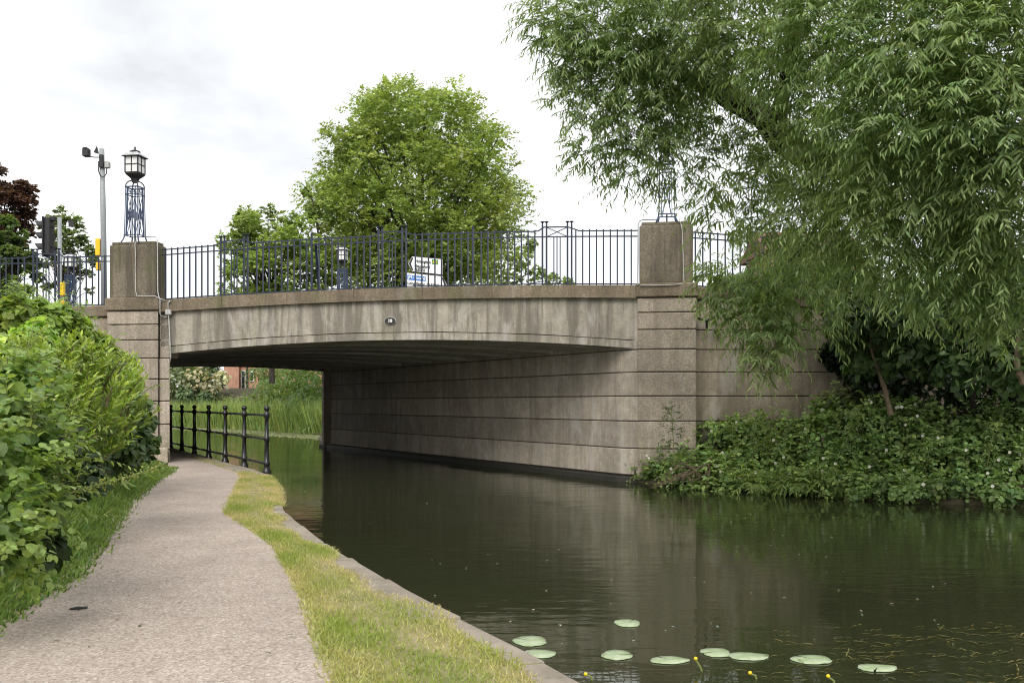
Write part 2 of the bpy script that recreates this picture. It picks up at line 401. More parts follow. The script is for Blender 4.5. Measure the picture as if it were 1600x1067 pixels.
# soffit: ribs parallel to the face, running between the abutments
sof = curved_slab('soffit_slab', sLr-.5, sRp0+.3, lambda s: z_arch(s)+.2, lambda s: z_ctop(s)-.35, .5, .6, M['soffit'], bridge)
nb = 16
for i in range(nb):
    d0 = .58 + i*(DW-.9)/nb; wd = (DW-.9)/nb
    curved_slab('soffit_rib', sLr-.4, sRp0+.1, lambda s: z_arch(s)+.01+.03*(i % 2), lambda s: z_arch(s)+.45, d0, d0+wd*.74, M['soffit'], sof, n=20, shift=CT*(d0+.2))
    curved_slab('soffit_slab', sLr-.5, sRp0+.3, lambda s: z_arch(s)+.2, lambda s: z_ctop(s)-.3, d0-.03, d0+wd, M['soffit'], sof, n=20, shift=CT*(d0+.2))
# abutment by the water (right) and its courses
ZC = [.143, .68, 1.228, 1.73, 2.21, 2.664, 3.06, 3.40, 3.70]
G = .008
cdir = (Fc - N).normalized(); cn = Vector((cdir.y, -cdir.x))            # cn points away from the canal
Cc = W(sRp0, .06); Cc = Vector((Cc.x, Cc.y))
abut = link('abutment', MB().prism([tuple(Fc+cn*.05), tuple(N+cn*.05+cdir*.03), tuple(Cc+Vector((.05,.05))), tuple(Cc+Vector((1.2,.9))), tuple(Fc+cn*1.3)], -.8, 2.9).mesh('abutment'), M['joint'], bridge)
for i in range(6):
    z0, z1 = ZC[i]+G, ZC[i+1]-G
    if i == 5: z0, z1 = ZC[5]+G, 3.2
    poly = [tuple(Fc), tuple(N), tuple(Cc), tuple(Cc+Vector((1.0,.5))), tuple(N+cn*.9+cdir*1), tuple(Fc+cn*.6)]
    link('concrete_course', MB().prism(poly, z0, z1).mesh('concrete_course', bevel=.012), M['wall'], abut)
link('waterline_ledge', MB().prism([tuple(Fc-cn*.12), tuple(N-cn*.12-cdir*.05), tuple(Cc+Vector((.1,-.1))), tuple(Cc+Vector((1.0,.5))), tuple(Fc+cn*.6)], -.8, ZC[0]-.03).mesh('waterline_ledge', bevel=.02), M['ledge'], abut)
# towpath abutment, mostly hidden behind its pier
pL = W(sLr+CT*.3, .3); pL = Vector((pL.x, pL.y)); fL = pL + cdir*18
ab2 = link('abutment', MB().prism([tuple(pL), tuple(fL), tuple(fL-cn*.8), tuple(pL-cn*.8+cdir*1.6)], 0, 2.9).mesh('abutment'), M['joint'], bridge)
ab2['label'] = 'shaded abutment along the towpath'
for i in range(6):
    link('concrete_course', MB().prism([tuple(pL+cn*.03), tuple(fL+cn*.03), tuple(fL-cn*.5), tuple(pL-cn*.5+cdir*1.2)], (ZC[i] if i else .2)-.1+G, ZC[i+1]-.1-G).mesh('concrete_course', bevel=.012), M['wall'], ab2)
# piers
def rect(s0, s1, d0, d1): return [tuple(W(s0,d0).xy), tuple(W(s1,d0).xy), tuple(W(s1,d1).xy), tuple(W(s0,d1).xy)]
def skewed(s0, s1, d0, d1): return [tuple(W(s0,d0).xy), tuple(W(s1,d0).xy), tuple(W(s1+CT*(d1-d0),d1).xy), tuple(W(min(s0,s1+CT*(d1-d0)-.05),d1).xy)]
def pier(s0, s1, dz, label, ret=0.0, low=0):
    core = link('pier', MB().prism(rect(s0+.04, s1-.04, .04, .95) if not ret else skewed(s0+.04, s1+ret-.05, .13, .5), -.4, 3.7+dz).mesh('pier'), M['joint'], bridge)
    core['label'] = label
    for i in range(low, 8):
        z0, z1 = ZC[i]+dz+G, ZC[i+1]+dz-G
        if i == 0: z0 = -.3
        link('concrete_course', MB().prism(rect(s0, s1, 0, .99) if not ret else skewed(s0, s1, 0, .5), z0, z1).mesh('concrete_course', bevel=.015), M['pier'], core)
        if ret and i < 5: link('return_course', MB().prism(skewed(s1-.02, s1+ret, .07, .9), z0, z1).mesh('return_course', bevel=.015), M['pier'], core)
        if ret and i >= 5: link('return_course', MB().prism(rect(s1-.02, s1+ret*.9, .09, .5), z0, z1+(.02 if i == 7 else 0)).mesh('return_course', bevel=.01), M['pier'], core)
    link('cap_course', MB().prism(rect(s0-.035, s1+.035, -.045, .62), 3.705+dz, 3.985+dz).mesh('cap_course', bevel=.02), M['coping'], core)
    b0, b1 = s0 + (s1-s0)*.03, s1 - (s1-s0)*.055
    link('pedestal', MB().prism(rect(b0, b1, .03, .47), 3.98+dz, 5.15+dz).mesh('pedestal', bevel=.035, seg=2), M['block'], core)
    link('pedestal_top', MB().prism(rect(b0+.04, b1-.04, .06, .44), 5.14+dz, 5.22+dz).mesh('pedestal_top', bevel=.03, seg=2), M['block'], core)
    return core
pierL = pier(sLp0, sLp1, -.1, 'pier beside the towpath with a lamp on top', ret=sLr-sLp1)
link('plinth', MB().prism(skewed(sLp0-.03, sLr+.02, -.05, .9), -.3, .62).mesh('plinth', bevel=.02), M['pier'], pierL)
pierR = pier(sRp0, sRp1, 0, 'pier at the water side half under the willow', low=0)
# wing walls
def wing(x0, x1, y, ztop, label, dz):
    core = link('wing_wall', MB().prism([(x0,y+.05),(x1,y+.05),(x1,y+.5),(x0,y+.5)], -.4, lambda p: ztop(p[0])-.2).mesh('wing_wall'), M['joint'], bridge); core['label'] = label
    for i in range(7):
        z0, z1 = ZC[i]+dz+G, ZC[i+1]+dz-G
        if i == 0: z0 = -.2
        top = (lambda p: min(z1, ztop(p[0])-.2)) if i < 6 else (lambda p: ztop(p[0])-.27)
        xm = (x0*.48+x1*.52) + rng.uniform(-.8, .8)
        link('concrete_course', MB().prism([(x0,y),(xm-.004,y),(xm-.004,y+.4),(x0,y+.4)], z0, top).mesh('concrete_course', bevel=.01), M['wing'], core)
        link('concrete_course', MB().prism([(xm+.004,y),(x1,y),(x1,y+.4),(xm+.004,y+.4)], z0, top).mesh('concrete_course', bevel=.01), M['wing'], core)
    link('coping_length', MB().prism([(x0,y-.06),(x1,y-.06),(x1,y+.56),(x0,y+.56)], lambda p: ztop(p[0])-.25, lambda p: ztop(p[0])).mesh('coping_length', bevel=.02), M['coping'], core)
    return core
pr1 = W(sRp1, 0); zR = lambda x: 3.93 - .075*(x - pr1.x)
wing(pr1.x - .05, 9.5, 20.02, zR, 'wing wall under the willow with ivy at its end', 0)
pl0 = W(sLp0, 0); zL = lambda x: 3.76 - .022*(pl0.x - x)
wing(-18, pl0.x + .1, 22.15, zL, 'wing wall behind the hedge', -.12)
# carriageway on top
mb = MB(); vs = []; sl = [-60, -30, -12] + ss(-8, 20, 28) + [30, 60]
def z_road(s): s2 = min(max(s, -1), 13); return z_ctop(s2) - .13 - .04*max(0, abs(s - s2) - 1)
for s in sl: vs += [W(s+CT*.5, .5, z_road(s)), W(s+CT*DW, DW-.1, z_road(s))]
mb.add(vs, [(i*2, i*2+1, i*2+3, i*2+2) for i in range(len(sl)-1)]); struct(link('road', mb.mesh('road'), M['asphalt']))
# far parapet piers
for s, lab in ((face_s(109, DW), 'far pier seen through the left railings'), (sRp0 + shf + .5, 'far pier behind the road sign')):
    fp = link('pier', MB().prism(rect(s-.55, s+.55, DW-.4, DW+.5), 0, 3.6).prism(rect(s-.6, s+.6, DW-.45, DW+.55), 3.6, 3.9).mesh('pier', bevel=.02), M['pier'], bridge); fp['label'] = lab
    link('pedestal', MB().prism(rect(s-.5, s+.5, DW-.35, DW+.45), 3.9, 5.14).mesh('pedestal', bevel=.03), M['block'], fp)

# ------------------------------------------------------------------ parapet railings
RH = 1.165
bar_me = MB().box((0,0,RH/2), (.026,.026,RH)).mesh('bar'); bar_me.materials.append(M['navy'])
thin_me = MB().box((0,0,.5), (.02,.02,1)).mesh('thin_bar'); thin_me.materials.append(M['navy'])
post_me = MB().box((0,0,.64), (.034,.034,1.28)).lathe([(.012,1.27),(.014,1.3),(.045,1.325),(.045,1.335)], n=8).mesh('panel_post'); post_me.materials.append(M['navy'])
std_me = MB().box((0,0,.615), (.04,.04,1.23)).lathe([(.016,1.22),(.026,1.25),(.01,1.28)], n=8).mesh('standard'); std_me.materials.append(M['navy'])
def railing(name, label, pos, s0, s1, step, panels, standards=(), stay=None):
    """pos(s) -> point on top of the coping"""
    root = thing(name, label, 'railing', pos((s0+s1)/2)); rz = math.atan2((pos(s1)-pos(s0)).y, (pos(s1)-pos(s0)).x)
    def put(nm, me, s, sz=None, dz=0.0):
        o = link(nm, me, None, root, pos(s) + Vector((0,0,dz))); o.rotation_euler = (0,0,rz)
        if sz: o.scale = (1,1,sz)
    def run(nm, a, b, h, r=.017, hf=None):
        pts = [pos(s) + Vector((0,0,h if hf is None else hf(s))) for s in ss(a, b, max(2, int((b-a)/.12)))]
        link(nm, MB().tube(pts, r, 4).mesh(nm), M['navy'], root)
    def top(s):
        k = 0.0
        for a, b in panels:
            if a <= s <= b: k = 1.0
            elif a-.13 < s < a: k = max(k, ((s-(a-.13))/.13)**2)
            elif b < s < b+.13: k = max(k, (((b+.13)-s)/.13)**2)
        return RH-.03 + .085*k
    run('top_rail', s0, s1, 0, .017, top); run('second_rail', s0, s1, RH-.145); run('bottom_rail', s0, s1, .05)
    s = s0 + step*.6
    while s < s1 - .03:
        inside = any(a-.07 < s < b+.07 for a, b in panels); near = any(abs(s-q) < .05 for q in standards)
        if not inside and not near: put('bar', bar_me, s)
        s += step
    for a, b in panels:
        for q in (a, a+.085, b-.085, b): put('panel_post', post_me, q)
        m = (a+b)/2
        for q in (-.065, 0, .065): put('thin_bar', thin_me, m+q, RH-.145-.05, .05)
        for p0, p1 in (((a+.085, RH-.145), (b-.085, RH+.05)), ((a+.085, RH+.05), (b-.085, RH-.145))):
            link('cross_brace', MB().tube([pos(p0[0])+Vector((0,0,p0[1])), pos(p1[0])+Vector((0,0,p1[1]))], .011, 4).mesh('cross_brace'), M['navy'], root)
    for q in standards: put('standard', std_me, q)
    if stay is not None:
        p = pos(stay); link('raking_stay', MB().tube([p+Vector((VX*.05,VY*.05,1.06)), p+Vector((VX*.28,VY*.28,-.02))], .03, 6).mesh('raking_stay'), M['navy'], root)
    return root
dR = .25
posM = lambda s: W(s, dR, z_ctop(s))
pan = [(face_s(a, dR), face_s(b, dR)) for a, b in ((345,387),(591.5,634.5),(847.6,893.2))]
railing('parapet_railing', 'long navy iron railing along the bridge parapet between the two piers', posM, sLp1-.05, face_s(998, dR), .141, pan, (face_s(487, dR), face_s(739, dR)), face_s(492, dR))
posR = lambda s: Vector((s, 20.25, zR(s)))
railing('parapet_railing', 'dark iron railing sloping down behind the willow leaves beside the pier', posR, pr1.x-.02, 9.0, .152, [], ())
posLw = lambda s: Vector((s, 22.4, zL(s)))
xa, xb = (52-800)/F*22.4, (92-800)/F*22.4
railing('parapet_railing', 'navy iron railing above the hedge in front of the traffic light', posLw, -15.5, pl0.x+.12, .139, [(xa, xb)], ())

# ------------------------------------------------------------------ lamps on the piers
def make_lamp(label, loc, rz):
    root = thing('pier_lamp', label, 'lamp', loc, 'lattice lamps on the bridge piers', rz)
    def part(nm, mb, mat, par=None, **k): return local(link(nm, mb.mesh(nm, **k), mat, par or root))
    fr = MB()
    zb, zt, hb, ht = .16, 1.22, .16, .14
    hw = lambda z: hb + (ht-hb)*(z-zb)/(zt-zb)
    for sx in (-1, 1):
        for sy in (-1, 1):
            leg = MB().tube([(sx*(hb+.05*(1-t)**2), sy*(hb+.05*(1-t)**2), zb*t) for t in (0,.25,.5,.75,1)], .017, 6)
            part('foot', leg, M['lampblue'])
            for k in (0, .05, -.05):
                ox, oy = (0, 0) if k == 0 else ((-sx*.055, 0) if k > 0 else (0, -sy*.055))
                fr.tube([(sx*hw(zb)+ox, sy*hw(zb)+oy, zb), (sx*hw(zt)+ox, sy*hw(zt)+oy, zt)], .0105, 4)
    for z, r in ((zb, .014), (1.06, .014), (zt, .018)):
        h = hw(z)+.008; q = [(h,h,z),(-h,h,z),(-h,-h,z),(h,-h,z),(h,h,z)]
        for i in range(4): fr.tube([q[i], q[i+1]], r, 4)
    part('lattice_frame', fr, M['lampblue'])
    for k in range(4):
        R = Matrix.Rotation(k*math.pi/2, 3, 'Z'); lt = MB()
        for sg in (-1, 1):
            for z0, z1 in ((.17,1.05),):
                lt.tube([R @ Vector((-sg*.09, -hw(z0), z0)), R @ Vector((sg*.09, -hw(z1), z1))], .008, 4)
            lt.tube([R @ Vector((sg*.05, -hw(.6), .52)), R @ Vector((sg*.05, -hw(.7), .72))], .012, 5)
        for zz in (1.1, 1.17): lt.tube([R @ Vector((-.06, -.142, zz)), R @ Vector((.06, -.142, zz))], .008, 4)
        for xx in (-.06, .06): lt.tube([R @ Vector((xx, -.142, 1.1)), R @ Vector((xx, -.142, 1.17))], .008, 4)
        part('lattice_panel', lt, M['lampblue'])
        br = MB().tube([R @ Vector((ht*math.cos(t*1.57)+.03*t, -ht*math.cos(t*1.57)-.03*t, zt+.15*math.sin(t*1.57))) for t in (0,.2,.4,.6,.8,1)], .014, 5)
        part('bracket', br, M['blackmatt'])
    part('stub', MB().tube([(0,0,0),(0,0,.2)], .018, 6), M['blackmatt'])
    neck = MB().lathe([(.07,1.33),(.075,1.37),(.1,1.42),(.17,1.47),(.215,1.51),(.215,1.53)], n=4, rot=math.pi/4); part('neck', neck, M['blackmatt'])
    h = .15; z0, z1 = 1.53, 1.9
    lan = MB()
    for sx in (-1, 1):
        for sy in (-1, 1): lan.box((sx*h, sy*h, (z0+z1)/2), (.024,.024,z1-z0))
    for k in range(4):
        R = Matrix.Rotation(k*math.pi/2, 3, 'Z')
        for z in (z0+.008, (z0+z1)/2, z1-.008): lan.box(R @ Vector((0,-h,z)), (2*h-.026,.02,.018), M=R)
        for za, zc in ((z0+.018, (z0+z1)/2-.01), ((z0+z1)/2+.01, z1-.018)): lan.box(R @ Vector((0,-h,(za+zc)/2)), (.016,.02,zc-za), M=R)
    lo = part('lantern', lan, M['blackmatt'])
    pw, ph = h-.022, (z1-z0)/2-.022
    for k in range(4):
        R = Matrix.Rotation(k*math.pi/2, 3, 'Z')
        for sx in (-1, 1):
            for sz in (0, 1):
                part('pane', MB().box(R @ Vector((sx*(h/2), -h+.004, z0+.012+(sz+.5)*(z1-z0-.02)/2)), (pw,.006,ph), M=R), M['opal'], lo)
    roof = MB().lathe([(.285,1.895),(.285,1.905),(.16,1.985),(.09,2.0)], n=4, rot=math.pi/4)
    ro = part('roof', roof, M['leadgrey'])
    part('roof_rim', MB().lathe([(.27,1.878),(.292,1.885),(.292,1.897),(.27,1.9)], n=4, rot=math.pi/4), M['blackmatt'], ro)
    part('vent_cap', MB().lathe([(.115,1.995),(.12,2.015),(.05,2.05),(.03,2.055)], n=8), M['blackmatt'], ro)
    part('finial', MB().lathe([(.012,2.05),(.018,2.08),(.022,2.1),(.006,2.13)], n=8), M['blackmatt'], ro)
    return root
rzB = math.atan2(UY, UX)
sLc, sRc = (sLp0+sLp1)/2, (sRp0+sRp1)/2
lamp = make_lamp('blue lattice lamp with white panes on the pier above the towpath', W(sLc-.085, .25, 5.115), rzB)
copy_tree(lamp, W(sRc, .25, 5.215), label='lattice lamp on the right pier half hidden by hanging willow')
copy_tree(lamp, W(face_s(109, DW), DW+.05, 5.13), label='small distant lattice lamp behind the traffic light')
copy_tree(lamp, W(sRp0+shf+.5, DW+.05, 5.13), label='small distant lattice lamp in front of the maple left of the road sign')

# number plate
s10, z10 = face_pt(610, 501.5, .08); np0 = W(s10, .085, z10)
pl = thing('number_plate', 'small black oval plate numbered 10 on the bridge beam', 'plate', np0, rz=rzB)
def oval(rx, rz_, y0, y1, n=28):
    mb = MB(); vs = [(rx*math.cos(2*math.pi*k/n), y, rz_*math.sin(2*math.pi*k/n)) for y in (y0, y1) for k in range(n)]
    return mb.add(vs, [tuple(range(n)), tuple(range(2*n-1, n-1, -1))] + [(k, (k+1) % n, n+(k+1) % n, n+k) for k in range(n)])
local(link('plate_rim', oval(.121,.079,-.022,.02).mesh('plate_rim'), M['white'], pl))
local(link('plate_face', oval(.1175,.0755,-.027,-.02).mesh('plate_face'), M['blackmatt'], pl))
def text_mesh(body, size, bold=0.0, depth=.002, align='LEFT', serif=False):
    cu = bpy.data.curves.new('text', 'FONT'); cu.body = body; cu.size = size; cu.extrude = depth; cu.offset = bold; cu.align_x = align; cu.align_y = 'CENTER'
    cu.resolution_u = 3
    o = bpy.data.objects.new('text', cu); C.objects.link(o)
    me = bpy.data.meshes.new_from_object(o.evaluated_get(bpy.context.evaluated_depsgraph_get()))
    bpy.data.objects.remove(o); bpy.data.curves.remove(cu)
    for v in me.vertices: v.co = Vector((v.co.x, -v.co.z, v.co.y))     # stand upright, facing -Y
    return me
tm = text_mesh('10', .092, .0035, .003, 'CENTER'); local(link('numerals', tm, M['white'], pl)).location = (0, -.03, 0)
for k in (-1, 1): tm2 = MB().box((-.03, -.03, k*.031), (.03,.005,.007)).mesh('serif'); local(link('serif', tm2, M['white'], pl))

# conduits on the left pier
def cable(name, label, pts, r, mat, cat='conduit'):
    t = link(name, MB().tube(pts, r, 6).mesh(name, smooth=True), mat); return tag(t, label, cat)
def fp(px, py, d): s, z = face_pt(px, py, d); return W(s, d, z)
cable('conduit', 'pale cable zigzagging down the front of the left pier pedestal', [fp(*q) for q in ((215,372,.0),(213,376,.0),(211,382,-.0),(212,395,0),(211.5,420,.0),(212,455,.0),(214,462.5,-.06),(225,463,-.07),(242,462.5,-.07),(250,467,-.06),(258,469,-.03))], .010, M['galv'])
cable('conduit', 'grey conduit hooked over the pedestal corner and down to the junction box', [fp(*q) for q in ((226,370,.2),(240,369.5,.1),(244.5,371,.0),(246,376,-.02),(246,400,-.02),(246.5,455,-.02),(248,463,-.06),(250,468,-.06),(250,490,-.03),(252,494,.0),(257,495,.05),(262,495,.05))], .013, M['galv'])
cable('conduit', 'grey conduit dropping down the beam end below the junction box', [fp(*q) for q in ((266,470,-.03),(263,473,-.03),(263,488,.02),(264,500,.05),(265.5,530,.05),(266.5,556,.05),(266,566,.1))], .016, M['galv'])
jb = fp(263.5, 488, .03); jbo = link('junction_box', MB().box(jb, (.14,.09,.12), rzB).mesh('junction_box', bevel=.02), M['galv']); tag(jbo, 'small grey junction box on the beam end beside the pier', 'box')
cable('conduit', 'thin grey conduit over the right pier pedestal top corner', [fp(*q) for q in ((996.5,446,-.06),(996.5,440,.02),(997,400,.0),(997,352,.0),(999,346,.1),(1004,343.5,.15),(1030,343,.2))], .012, M['grey'])
cable('conduit', 'pale cable hanging down the right pier pedestal', [fp(*q) for q in ((1061,342,.05),(1064,350,.0),(1066,360,.0),(1067.5,400,.0),(1068,425,.0),(1069,443,-.02),(1060,444.5,-.07),(1040,445.5,-.07),(1000,446,-.07))], .010, M['galv'])
# iron bracket on wing wall
bk = thing('wall_bracket', 'black iron bracket fixed to the wing wall beside the pier', 'bracket', P(1105, 500, 19.95))
link('arm', MB().tube([P(1090,498,19.9), P(1099,499,19.8), P(1105,500,19.78), P(1112,498,19.82), P(1120,494,19.95)], .028, 6).mesh('arm'), M['black'], bk)
link('stem', MB().tube([P(1104,498,19.8), P(1104.5,506,19.82), P(1104,513,19.95)], [.04,.03,.02], 6).mesh('stem'), M['black'], bk)
fx = link('wall_fixture', MB().box(P(1121.5, 520, 19.96), (.09,.12,.1)).box(P(1121.5, 516, 19.93), (.13,.16,.03)).mesh('wall_fixture', bevel=.01), M['black']); tag(fx, 'small black fixture on the wing wall below the iron bracket', 'fixture')

# ------------------------------------------------------------------ towpath railing
tr = thing('towpath_railing', 'black post and rail fence along the water under the bridge', 'fence', (-4.6, 18.5, PATHZ))
prof = [(.085,-.1),(.085,.02),(.07,.05),(.055,.10),(.05,.13),(.062,.145),(.062,.2),(.05,.215),(.042,.4),(.04,.58),(.058,.6),(.058,.67),(.04,.69),(.036,.95),(.038,1.03),(.056,1.05),(.056,1.12),(.036,1.14),(.028,1.155),(.048,1.18),(.056,1.21),(.048,1.24),(.02,1.262)]
pm = MB().lathe(prof, n=12).mesh('post', smooth=True); pm.materials.append(M['black'])
p0 = np.array([-4.62, 18.75]); dv = np.array([-4.6, 8.75]); dv /= np.linalg.norm(dv)
posts = [p0 + dv*1.86*k for k in range(12)]
for q in posts: link('post', pm, None, tr, (q[0], q[1], PATHZ))
for k in range(11):
    a_, b_ = posts[k], posts[k+1]
    for h in (1.085, .635, .172): link('rail', MB().tube([(a_[0],a_[1],PATHZ+h),(b_[0],b_[1],PATHZ+h)], .024, 8).mesh('rail', smooth=True), M['black'], tr)

# ------------------------------------------------------------------ traffic signal, detector pole, road sign
def pt(px, py, Y): return Vector(P(px, py, Y))
Yt = 26.0
ts = thing('traffic_light', 'black traffic light seen from the side on a grey post', 'traffic light', pt(94, 560, Yt))
link('post', MB().tube([pt(94,560,Yt), pt(93,340,Yt)], .055, 10).mesh('post', smooth=True), M['grey'], ts)
hd = link('signal_head', MB().box(pt(76.5,371,Yt), (.16,.3,.98)).box(pt(72,371,Yt), (.04,.44,1.04)).mesh('signal_head', bevel=.015), M['blackmatt'], ts)
for k in range(3):
    c = pt(71, 353+k*17.5, Yt); vs = []; n = 12
    mb = MB()
    for t in (0, 1):
        for q in range(n+1):
            an = math.pi*(-.15 + 1.3*q/n); vs.append((c.x - t*.26*(.62+.38*math.sin(an)), c.y + .13*math.cos(an), c.z + .13*math.sin(an)))
    mb.add(vs, [(q, q+1, n+2+q, n+1+q) for q in range(n)]); link('visor', mb.mesh('visor'), M['blackmatt'], hd)
    link('lens', MB().lathe([(.1,0),(.1,.01)], n=14).mesh('lens'), M['pane'], hd, (c.x-.02, c.y, c.z)).rotation_euler = (0, -math.pi/2, 0)
for py in (355, 386): link('bracket', MB().tube([pt(80,py,Yt), pt(93,py,Yt)], .02, 6).mesh('bracket'), M['blackmatt'], ts)
link('detector', MB().box(pt(83,342,Yt), (.12,.14,.12)).mesh('detector', bevel=.01), M['blackmatt'], ts)
link('detector', MB().prism([(pt(109,350,Yt).x, Yt-.08),(pt(116,350,Yt).x, Yt-.08),(pt(113,350,Yt).x, Yt+.08)], pt(0,355,Yt).z, pt(0,345,Yt).z).mesh('detector'), M['blackmatt'], ts)
link('detector_arm', MB().tube([pt(94,354,Yt), pt(112,354,Yt)], .012, 5).mesh('detector_arm'), M['blackmatt'], ts)
link('push_button_box', MB().box(pt(97.5,452,Yt-.1), (.11,.12,.33)).mesh('push_button_box', bevel=.012), M['yellow'], ts)
link('push_button_box', MB().box(pt(97.5,474,Yt-.1), (.11,.12,.15)).mesh('push_button_box', bevel=.012), M['yellow'], ts)
Yp = 25.0
dp = thing('detector_pole', 'tall grey pole with traffic detectors on top beside the left pier', 'pole', pt(163, 560, Yp))
link('pole', MB().tube([pt(163.5,560,Yp), pt(161.5,350,Yp), pt(159,233,Yp)], [.075,.07,.062], 12).mesh('pole', smooth=True), M['grey'], dp)
link('mount', MB().box(pt(158.5,252,Yp-.08), (.1,.08,.32)).mesh('mount', bevel=.01), M['blackmatt'], dp)
arm = link('detector_arm', MB().tube([pt(158,246,Yp), pt(148,246,Yp), pt(137,244.5,Yp)], .014, 5).mesh('detector_arm'), M['blackmatt'], dp)
link('detector', MB().box(pt(135,239,Yp), (.15,.18,.19)).box(pt(135,232.5,Yp), (.12,.22,.02)).mesh('detector', bevel=.01), M['blackmatt'], arm)
f0, f1, f2, f3 = pt(146,238,Yp), pt(155,241,Yp), pt(151.5,227.5,Yp), pt(150,240,Yp+.18)
mb = MB().add([f0, f1, f2, f3], [(0,1,2),(0,3,1),(1,3,2),(2,3,0)]); link('hooded_detector', mb.mesh('hooded_detector'), M['blackmatt'], arm)
link('camera_box', MB().box(pt(168,258,Yp), (.11,.14,.16)).box(pt(164,262,Yp), (.1,.06,.05)).mesh('camera_box', bevel=.012), M['galv'], dp)
link('cable_loop', MB().tube([pt(154,252,Yp-.1), pt(154,268,Yp-.1), pt(157,275,Yp-.12), pt(162,277,Yp-.12), pt(166,272,Yp-.08), pt(167,263,Yp)], .014, 6).mesh('cable_loop', smooth=True), M['blackmatt'], dp)
link('push_button_box', MB().box(pt(153.8,386.5,Yp), (.12,.13,.43)).mesh('push_button_box', bevel=.012), M['yellow'], dp)
link('push_button_box', MB().box(pt(154,416.5,Yp), (.1,.12,.2)).mesh('push_button_box', bevel=.012), M['yellow'], dp)

Ys = 33.0; mpp = Ys/F
sg = thing('road_sign', 'white direction sign with two arrow boards behind the parapet railing', 'sign', pt(662, 560, Ys))
def board(name, poly_px, mat, y, th, par):
    q = [pt(a, b, Ys) for a, b in poly_px]; n = len(q)
    vs = [(p.x, Ys+y, p.z) for p in q] + [(p.x, Ys+y+th, p.z) for p in q]
    return link(name, MB().add(vs, [tuple(range(n)), tuple(range(2*n-1, n-1, -1))] + [(k, (k+1) % n, n+(k+1) % n, n+k) for k in range(n)]).mesh(name), mat, par)
b1 = board('board', [(637,412),(643.5,400),(692,404.5),(692,429.8),(643.5,424.5)], M['black'], 0, .04, sg)
board('board_face', [(638,412),(644,401),(691.3,405.3),(691.3,429),(644,423.7)], M['white'], -.004, .003, b1)
board('chevron', [(638.7,412),(643.5,402.5),(646,402.7),(642,412.2),(646,422.6),(643.5,422.3)], M['black'], -.008, .003, b1)
board('route_patch', [(675,405.3),(684.5,406.2),(684.5,413.6),(675,412.8)], M['signgreen'], -.008, .003, b1)
b2 = board('board', [(635,425.5),(692,431.2),(699,445),(693,460),(635,456)], M['black'], 0, .04, sg)
board('board_face', [(635.8,426.4),(691.5,432),(698,445),(692.5,459),(635.8,455.2)], M['white'], -.004, .003, b2)
board('chevron', [(690,433.5),(692.6,433.7),(697.3,445),(692.5,457),(690,457),(694,445)], M['black'], -.008, .003, b2)
board('motorway_patch', [(636.5,429.3),(665,432.2),(665,439.8),(636.5,437)], M['signblue'], -.008, .003, b2)
def stext(body, px, py, hpx, mat, par, wpx=None, slope=-.092):
    me = text_mesh(body, hpx*1.42*mpp, .0035); o = link('lettering', me, mat, par)
    xs = [v.co.x for v in me.vertices]; wd = max(xs)-min(xs)
    k = wpx*mpp/wd if wpx else 1.0
    p = pt(px, py, Ys); o.location = (p.x, Ys-.013, p.z); o.scale = (k, 1, 1); o.rotation_euler = (0, -math.atan(slope), 0)
stext('Nottingham', 649, 408, 4.6, M['black'], b1, 24); stext('A52', 675.8, 409.5, 4.2, M['signyellow'], b1, 7.8)
stext('Stapleford', 649, 415.8, 4.6, M['black'], b1, 22.5); stext('B5010', 649, 421.6, 4.4, M['black'], b1, 15)
stext('(M1 South)', 637.5, 433.1, 4.6, M['white'], b2, 26.5); stext('Long Eaton (A6005)', 636.5, 442.2, 4.6, M['black'], b2, 50)
for px in (650, 682): link('post', MB().tube([pt(px,560,Ys+.1), pt(px,405,Ys+.1)], .04, 8).mesh('post'), M['grey'], sg)
# ------------------------------------------------------------------ foliage builders
def unit(a): return a / np.maximum(np.linalg.norm(a, axis=-1, keepdims=True), 1e-9)
LEAF = {  # (along, across, lift) outline points and faces of one leaf
 'lance': ([(0,0,0),(.3,.5,-.03),(.3,-.5,-.03),(.68,.38,-.12),(.68,-.38,-.12),(1,0,-.27)], [(0,2,1),(1,2,4,3),(3,4,5)]),
 'oval':  ([(0,0,0),(.28,.46,.05),(.28,-.46,.05),(.66,.42,.02),(.66,-.42,.02),(1,0,-.1)], [(0,2,1),(1,2,4,3),(3,4,5)]),
 'lobed': ([(0,0,0),(.12,.5,.04),(.42,.3,0),(.55,.55,.03),(1,0,-.1),(.55,-.55,.03),(.42,-.3,0),(.12,-.5,.04)], [(0,4,3,2,1),(0,7,6,5,4)]),
 'quad':  ([(0,0,0),(.45,.5,.04),(1,0,-.08),(.45,-.5,.04)], [(0,3,2,1)]),
 'blade': ([(0,.5,0),(0,-.5,0),(.6,.35,-.06),(.6,-.35,-.06),(1,0,-.2)], [(1,0,2,3),(3,2,4)]),
}
